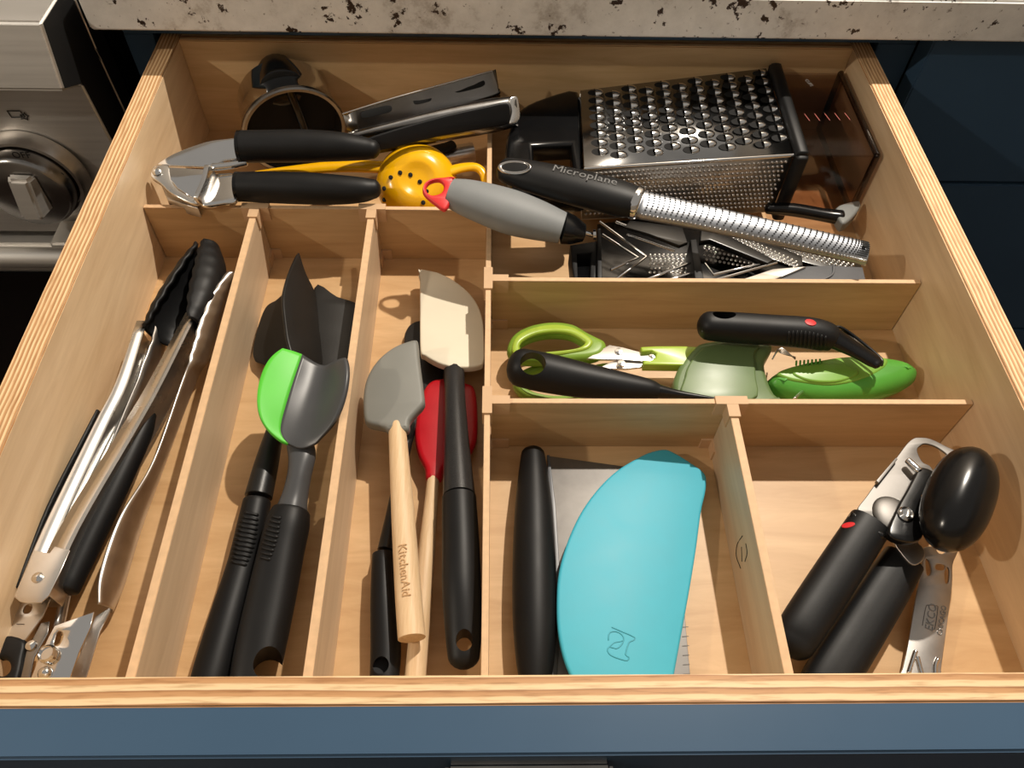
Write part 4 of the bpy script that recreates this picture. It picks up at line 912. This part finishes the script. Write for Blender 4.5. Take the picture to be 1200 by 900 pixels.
# --- tool with the grey handle and red loop
t = thing('grey_handled_tool', 'tool with a grey grip and red hanging loop, over the central divider', 'utensil', U(600, 250, 0))
g = sweep('grip', t, 'greygrip', hpx([(528, 226, .0790, 19, .8), (545, 231, .0780, 23.5, .8), (570, 239, .0755, 27, .8), (600, 249, .0720, 29, .8), (630, 258, .0690, 26, .8), (659, 267, .0660, 20.5, .8)]), cap0=0.03, cap1=0.03, seg=28)
o = plate('hanging_loop', t, 'redcap', [(495, 222), (498, 213), (508, 208), (520, 207), (531, 207), (531, 222), (528, 236), (521, 246), (510, 239), (498, 229)], plane3((497, 222, .0850), (530, 210, .0870), (522, 244, .0800)), .0045, .0018, holes=[[(499.5, 219), (505, 213), (515, 211.5), (520, 217), (517, 225), (507, 228), (501, 225)]]); o['label'] = 'red hanging loop'
bm = bmesh.new(); o = None
for k in range(9):
    a = -0.2 + 1.5 * k / 8
    P = U(529.5 - 6.5 * (k / 8) ** 1.6, 209 + 35 * k / 8, .0868 - .0092 * (k / 8)); rod('cap_ridge', t, 'redcap', [P + V(-.0016, 0, .0003), P + V(.0016, 0, .0003)], .0007, seg=6, sub=1)
sweep('ferrule', t, 'plastic', hpx([(660, 267, .0660, 19.5, .8), (672, 270, .0645, 17, .75), (684, 273, .0630, 11, .7)]), cap0=0.03, cap1=0.2, seg=22, sq=3)
rod('pin', t, 'chrome', [(684, 272, .060), (694, 275, .058)], .0018, seg=10, sub=1)
lathe('pin_head', t, 'chrome', [(0, 0), (.0036, 0), (.0036, .002), (0, .002)], U(695, 275, .058), V(1, 0, .1), seg=16)
plate('steel_end', t, 'plastic', [(738, 258), (800, 266), (806, 284), (796, 288), (760, 274), (732, 266)], .0480, .003, .0006, smooth=False)

# --- zester
t = thing('zester', 'long fine zester with black handle and narrow steel blade', 'zester', U(800, 240, 0))
g = sweep('handle', t, 'rubber', hpx([(595, 200, .0800, 17, .8), (620, 206, .0800, 21, .75), (660, 216, .0790, 24, .75), (700, 226, .0780, 25, .75), (728, 233, .0770, 24, .75), (744, 237, .0765, 21.5, .75)]), cap0=0.75, cap1=0.05, seg=28)
c0 = U(603, 195, .092); 
P_, n_ = hit(g, 603, 196)
plate('hanging_eye', g, 'chrome', ring_pts(603, 195, 20, 7.8), (n_, P_ + n_ * .0012), .003, .0010, holes=[ring_pts(603, 195, 15, 5.2)])
plate('eye_hole', g, 'hole', ring_pts(603, 195, 16.5, 6.0), (n_, P_ + n_ * .0006), .002, .0002)
text_on('lettering', g, 'greytext', 'Microplane', (648, 196.5), (724, 214), .0105, (0, 1, 0.5))
sweep('collar', t, 'chrome', hpx([(743, 236, .0765, 22.5, .8), (748, 238, .0763, 22.5, .8), (751, 239, .0762, 20, .8)]), cap0=.02, cap1=.02, seg=26, sub=2)
q = crom([(752, 221, .0800, 746, 249, .0750), (830, 239, .0785, 822, 263, .0735), (930, 262, .0740, 918, 283, .0690), (1005, 279, .0700, 995, 300, .0650), (1019, 283, .0695, 1017, 305, .0645)], False, 6)
rows = []; cell = []
for a in q:
    A, B = U(*a[:3]), U(*a[3:]); rows.append([A + V(0, .0015, -.006), A, A.lerp(B, .35) + V(0, 0, .0013), A.lerp(B, .7) + V(0, 0, .0012), B, B + V(0, -.0005, -.005)])
bld = loft('blade', t, 'zester_steel', rows, th=.0007, sub=1, offset=0)
bm = bmesh.new(); n = len(rows)
for i in range(46):
    u = 0.03 + 0.92 * i / 45; f = u * (n - 1); k = min(int(f), n - 2); fr_ = f - k
    r = [rows[k][c].lerp(rows[k + 1][c], fr_) for c in range(6)]; d = (rows[k + 1][1] - rows[k][1]).normalized()
    for j in range(8):
        w = 0.25 + (j + 0.5) / 8 * 2.5; c = int(w); P = r[1 + c].lerp(r[2 + c], w - c) + d * (.0012 * math.sin(math.pi * (j + .5) / 8)) + V(0, 0, .0005)
        s = d * .0006; s2 = V(d.y, -d.x, 0) * .0006; s2.z = -.0002
        vs = [bm.verts.new(P - s - s2), bm.verts.new(P - s + s2), bm.verts.new(P + s + s2 * .6), bm.verts.new(P + s - s2 * .6)]
        bm.faces.new(vs)
o = from_bm('cutting_teeth', bm, bld, 'hole', smooth=False); o['kind'] = 'stuff'
bm = bmesh.new()
for i in range(60):
    f = (0.02 + 0.95 * i / 59) * (n - 1); k = min(int(f), n - 2); P = rows[k][4].lerp(rows[k + 1][4], f - k) + V(0, -.0003, -.0006)
    bmesh.ops.create_icosphere(bm, subdivisions=1, radius=.0010, matrix=Matrix.Translation(P))
o = from_bm('edge_serration', bm, bld, 'chrome'); o['kind'] = 'stuff'
lathe('rivet_hole', bld, 'hole', [(0, 0), (.0014, 0), (.0014, .0004), (0, .0004)], U(1013, 288, .0700), seg=12)

# ================================================================== back left compartment
# --- potato ricer
t = thing('potato_ricer', 'polished potato ricer with round hopper and long channel handles', 'potato ricer', U(430, 150, 0))
rc, rb = UY(345, 152, .455), UY(333, 116, .4935)
axv = (rb - rc); L = axv.length
lathe('hopper', t, 'chrome', [(.0385, L), (.0392, L * .5), (.0398, .002), (.0412, 0.0), (.0412, -.0022), (.0385, -.0024), (.0375, .001), (.0365, L - .002), (0.0, L - .002)], rc, axv, seg=56)
lathe('hopper_rim', t, 'dark_steel', [(.0412, .0004), (.0424, -.0002), (.0424, -.0030), (.0412, -.0040), (.0388, -.0038), (.0384, -.0024)], rc, axv, seg=56, caps=False)
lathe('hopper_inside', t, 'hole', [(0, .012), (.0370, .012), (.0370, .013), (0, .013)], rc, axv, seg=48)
o = sweep('pressing_plate', t, 'plastic', [(UY(325, 86, .496), .0165, .016), (UY(328, 94, .482), .0175, .016), (UY(331, 103, .467), .0180, .015)], seg=20, cap0=.6, cap1=.1); o['label'] = 'black rounded pusher'
rod('inner_rib', t, 'plastic', [rc + V(.002, .006, .033), rc + V(.006, .009, -.005)], .0035, seg=10, sub=1)
q = crom([(402, 134, .074, 408, 156, .060), (480, 110, .078, 490, 136, .064), (565, 87, .080, 577, 112, .066), (581, 82, .080, 585, 104, .068)], False, 5); rows = []
for a in q:
    A, B = U(*a[:3]), U(*a[3:]); rows.append([A + V(0, .001, -.008), A, A.lerp(B, .62) + V(0, 0, -.003), A.lerp(B, .9) + V(0, 0, -.003), B, B + V(0, -.001, -.006)])
o = loft('handle', t, 'dark_steel', rows, th=.0010, sub=0, offset=0, auto=20); o['label'] = 'slotted channel handle'
A0, A1, A2 = rows[0][1], rows[-1][1], rows[7][2]
sn_ = (A1 - A0).cross(A2 - A0).normalized(); sn_ = sn_ if sn_.z > 0 else -sn_
slot_pl = (sn_, A0 + sn_ * .0010)
rod('bright_edge', t, 'steel', [r[1] + V(0, 0, .0004) for r in rows[::4]], .0007, seg=8, sub=2)
for cx, cy, rx in ((441, 131, 19), (495, 116.5, 11), (550, 101, 19)):
    ang = -0.245; pts = []
    for k in range(16):
        w = 2 * math.pi * k / 16; x, y = rx * math.copysign(abs(math.cos(w)) ** .5, math.cos(w)), 4.6 * math.copysign(abs(math.sin(w)) ** .7, math.sin(w))
        pts.append((cx + x * math.cos(ang) - y * math.sin(ang), cy + x * math.sin(ang) + y * math.cos(ang)))
    f = (cx - 402) / 180
    plate('slot', o, 'hole', pts, slot_pl, .0008, .0002)
q = crom([(408, 158, .078, 425, 176, .060), (505, 131, .080, 512, 160, .064), (570, 117, .081, 575, 149, .066), (604, 113, .081, 607, 141, .066)], False, 5); rows = []
for a in q:
    A, B = U(*a[:3]), U(*a[3:]); rows.append([A + V(0, .006, -.004), A, A.lerp(B, .25) + V(0, -.001, .003), A.lerp(B, .6) + V(0, -.002, .003), B, B + V(0, .001, -.006)])
o = loft('handle', t, 'dark_steel', rows, th=.0010, sub=1, offset=0); o['label'] = 'rounded channel handle'
plate('handle_end', t, 'steel', [(597, 116), (606, 113), (609, 125), (609, 140), (598, 145), (600, 130)], plane3((597, 116, .082), (609, 140, .069), (609, 113, .081)), .003, .0008)
o = plate('grip_sleeve', t, 'rubber', [(425, 165), (505, 140), (570, 125), (594, 121), (598, 132), (597, 144), (575, 150), (512, 161), (455, 175), (432, 177)], plane3((425, 165, .076), (597, 122, .0815), (512, 161, .0685)), .003, .0012); o['label'] = 'black sleeve'

# --- steel tube tool
t = thing('tube_tool', 'short steel tube and black blade behind the yellow squeezer', 'utensil', U(530, 185, 0))
lathe('tube', t, 'steel', [(.0078, 0), (.0085, .001), (.0088, .038), (.0076, .038), (.0070, .002), (0, .002)], U(505, 188, .0110), U(552, 179, .0110) - U(505, 188, .0110), seg=28)
plate('blade', t, 'rubber', [(494, 174), (520, 167), (530, 164), (534, 172), (512, 180), (497, 183)], .024, .003, .0008)

# --- yellow citrus squeezer
t = thing('citrus_squeezer', 'yellow enamelled citrus squeezer with drain holes', 'squeezer', U(490, 210, 0))
cc = U(489, 216, .036); axs = (Vector(CAM) - cc).normalized(); axs = (axs + V(0, .12, .25)).normalized()
rr = 47.5 * mpp(cc)
prof = [(0.0, -.016), (rr * .72, -.016), (rr * .94, -.009), (rr * .985, -.004), (rr, -.001), (rr * .985, .003), (rr * .93, .0075), (rr * .82, .0118), (rr * .66, .0152), (rr * .48, .0172), (rr * .40, .0168), (rr * .30, .0150), (rr * .15, .0142), (0.0, .0140)]
lathe('bowl', t, 'yellow', prof, cc, axs, seg=56, auto=60)
for px, py in ((450, 220), (450, 232), (458, 208.5), (469, 203.5), (481, 205), (492, 213), (496, 238), (455, 242), (500, 225)):
    d = Vector(ray(px, py)).normalized(); o_ = Vector(CAM); pc = cc + axs * .0145
    P = o_ + d * ((pc - o_).dot(axs) / d.dot(axs)); rad = (P - pc).length / rr
    # height of the dome at this radius
    hs = [(a[0] / rr, a[1]) for a in prof[4:]]; hgt = .014
    for (r1, h1), (r2, h2) in zip(hs, hs[1:]):
        if r2 <= rad <= r1: hgt = h2 + (h1 - h2) * (rad - r2) / max(1e-6, r1 - r2)
    P = cc + (P - pc) + axs * (hgt - .0006)
    lathe('drain_hole', t, 'hole', [(0, 0), (.0017, 0), (.0017, .0014), (.0013, .0016), (0, .0016)], P, axs, seg=14)
sweep('handle', t, 'yellow', hpx([(520, 203, .045, 8, .6), (540, 197, .046, 7, .6), (557, 196, .046, 6, .7), (566, 203, .044, 5, .8), (569, 216, .040, 4.5, .8)]), seg=18)
sweep('handle', t, 'yellow', hpx([(300, 203, .046, 3, .8), (340, 200, .046, 7, .6), (400, 195, .046, 9, .6), (450, 196, .044, 9, .6)]), seg=18)

# --- garlic press
t = thing('garlic_press', 'steel garlic press with two thick black handles', 'garlic press', U(300, 210, 0))
sweep('handle', t, 'rubber', hpx([(281, 172, .074, 18.5), (310, 171.5, .074, 18.5), (360, 171, .074, 18.5), (400, 172, .074, 16.5), (425, 174, .073, 13.5), (436, 175, .073, 11)]), seg=26, cap0=.12, cap1=.85)
sweep('handle', t, 'rubber', hpx([(278, 219, .060, 17), (310, 219.5, .060, 18), (360, 221, .060, 18.5), (400, 222.5, .060, 17), (425, 222.5, .060, 14.5), (437, 221.5, .060, 11.5)]), seg=26, cap0=.12, cap1=.85)
for a in ((280, 172, .074, 18.8), (277, 219, .060, 17.3)): sweep('handle_collar', t, 'plastic', hpx([a, (a[0] + 4, *a[1:])]), seg=24, sub=1, cap0=.05, cap1=.03)
plate('press_arm', t, 'chrome', [(183, 193), (195, 184), (207, 178), (225, 171), (244, 165), (262, 162.5), (279, 163), (279, 184), (262, 188), (247, 195), (225, 195), (197, 194)], plane3((185, 193, .066), (277, 165, .076), (262, 187, .070)), .0025, .0010)
plate('plunger_face', t, 'chrome', [(196, 195.5), (244, 198.5), (247, 203), (240, 220), (233, 236), (208, 221), (199, 210)], plane3((196, 195, .066), (245, 199, .066), (232, 235, .060)), .006, .0006, smooth=False)
plate('hinge_tab', t, 'steel', [(176, 203), (178, 197), (183, 193.5), (197, 194), (200, 209), (209, 222), (234, 236), (224, 238), (200, 226), (188, 215), (178, 208)], plane3((178, 200, .0665), (197, 195, .0665), (225, 236, .0590)), .0035, .0008, sub=3)
lathe('hinge_pin', t, 'chrome', [(0, 0), (.0034, 0), (.0034, .0008), (.0024, .0016), (0, .0016)], U(183.5, 201, .0667), (0, -.3, 1), seg=18)
o = sweep('basket_wall', t, 'steel', [(UPl(246, 200, .066), .003, .007), (UPl(242, 218, .062), .003, .007), (UPl(234, 237, .058), .003, .007)], seg=12, sq=4)
plate('basket_arm', t, 'chrome', [(248, 204), (262, 202), (278, 205), (277, 234), (262, 238), (236, 240), (242, 222)], plane3((248, 204, .062), (278, 205, .062), (250, 236, .058)), .004, .0012)
rod('linkage', t, 'chrome', [(250, 196, .066), (270, 194, .066), (288, 190, .066)], .003, seg=12)
bm = bmesh.new()
for k in range(7):
    bmesh.ops.create_icosphere(bm, subdivisions=1, radius=.0011, matrix=Matrix.Translation(U(197 + k * 4.6, 221 + k * 2.3, .055)))
o = from_bm('perforations', bm, t, 'hole'); o['kind'] = 'stuff'
plate('basket_side', t, 'dull_steel', [(188, 214), (200, 224), (232, 238), (232, 244), (196, 234)], .0545, .010, .001, smooth=False)
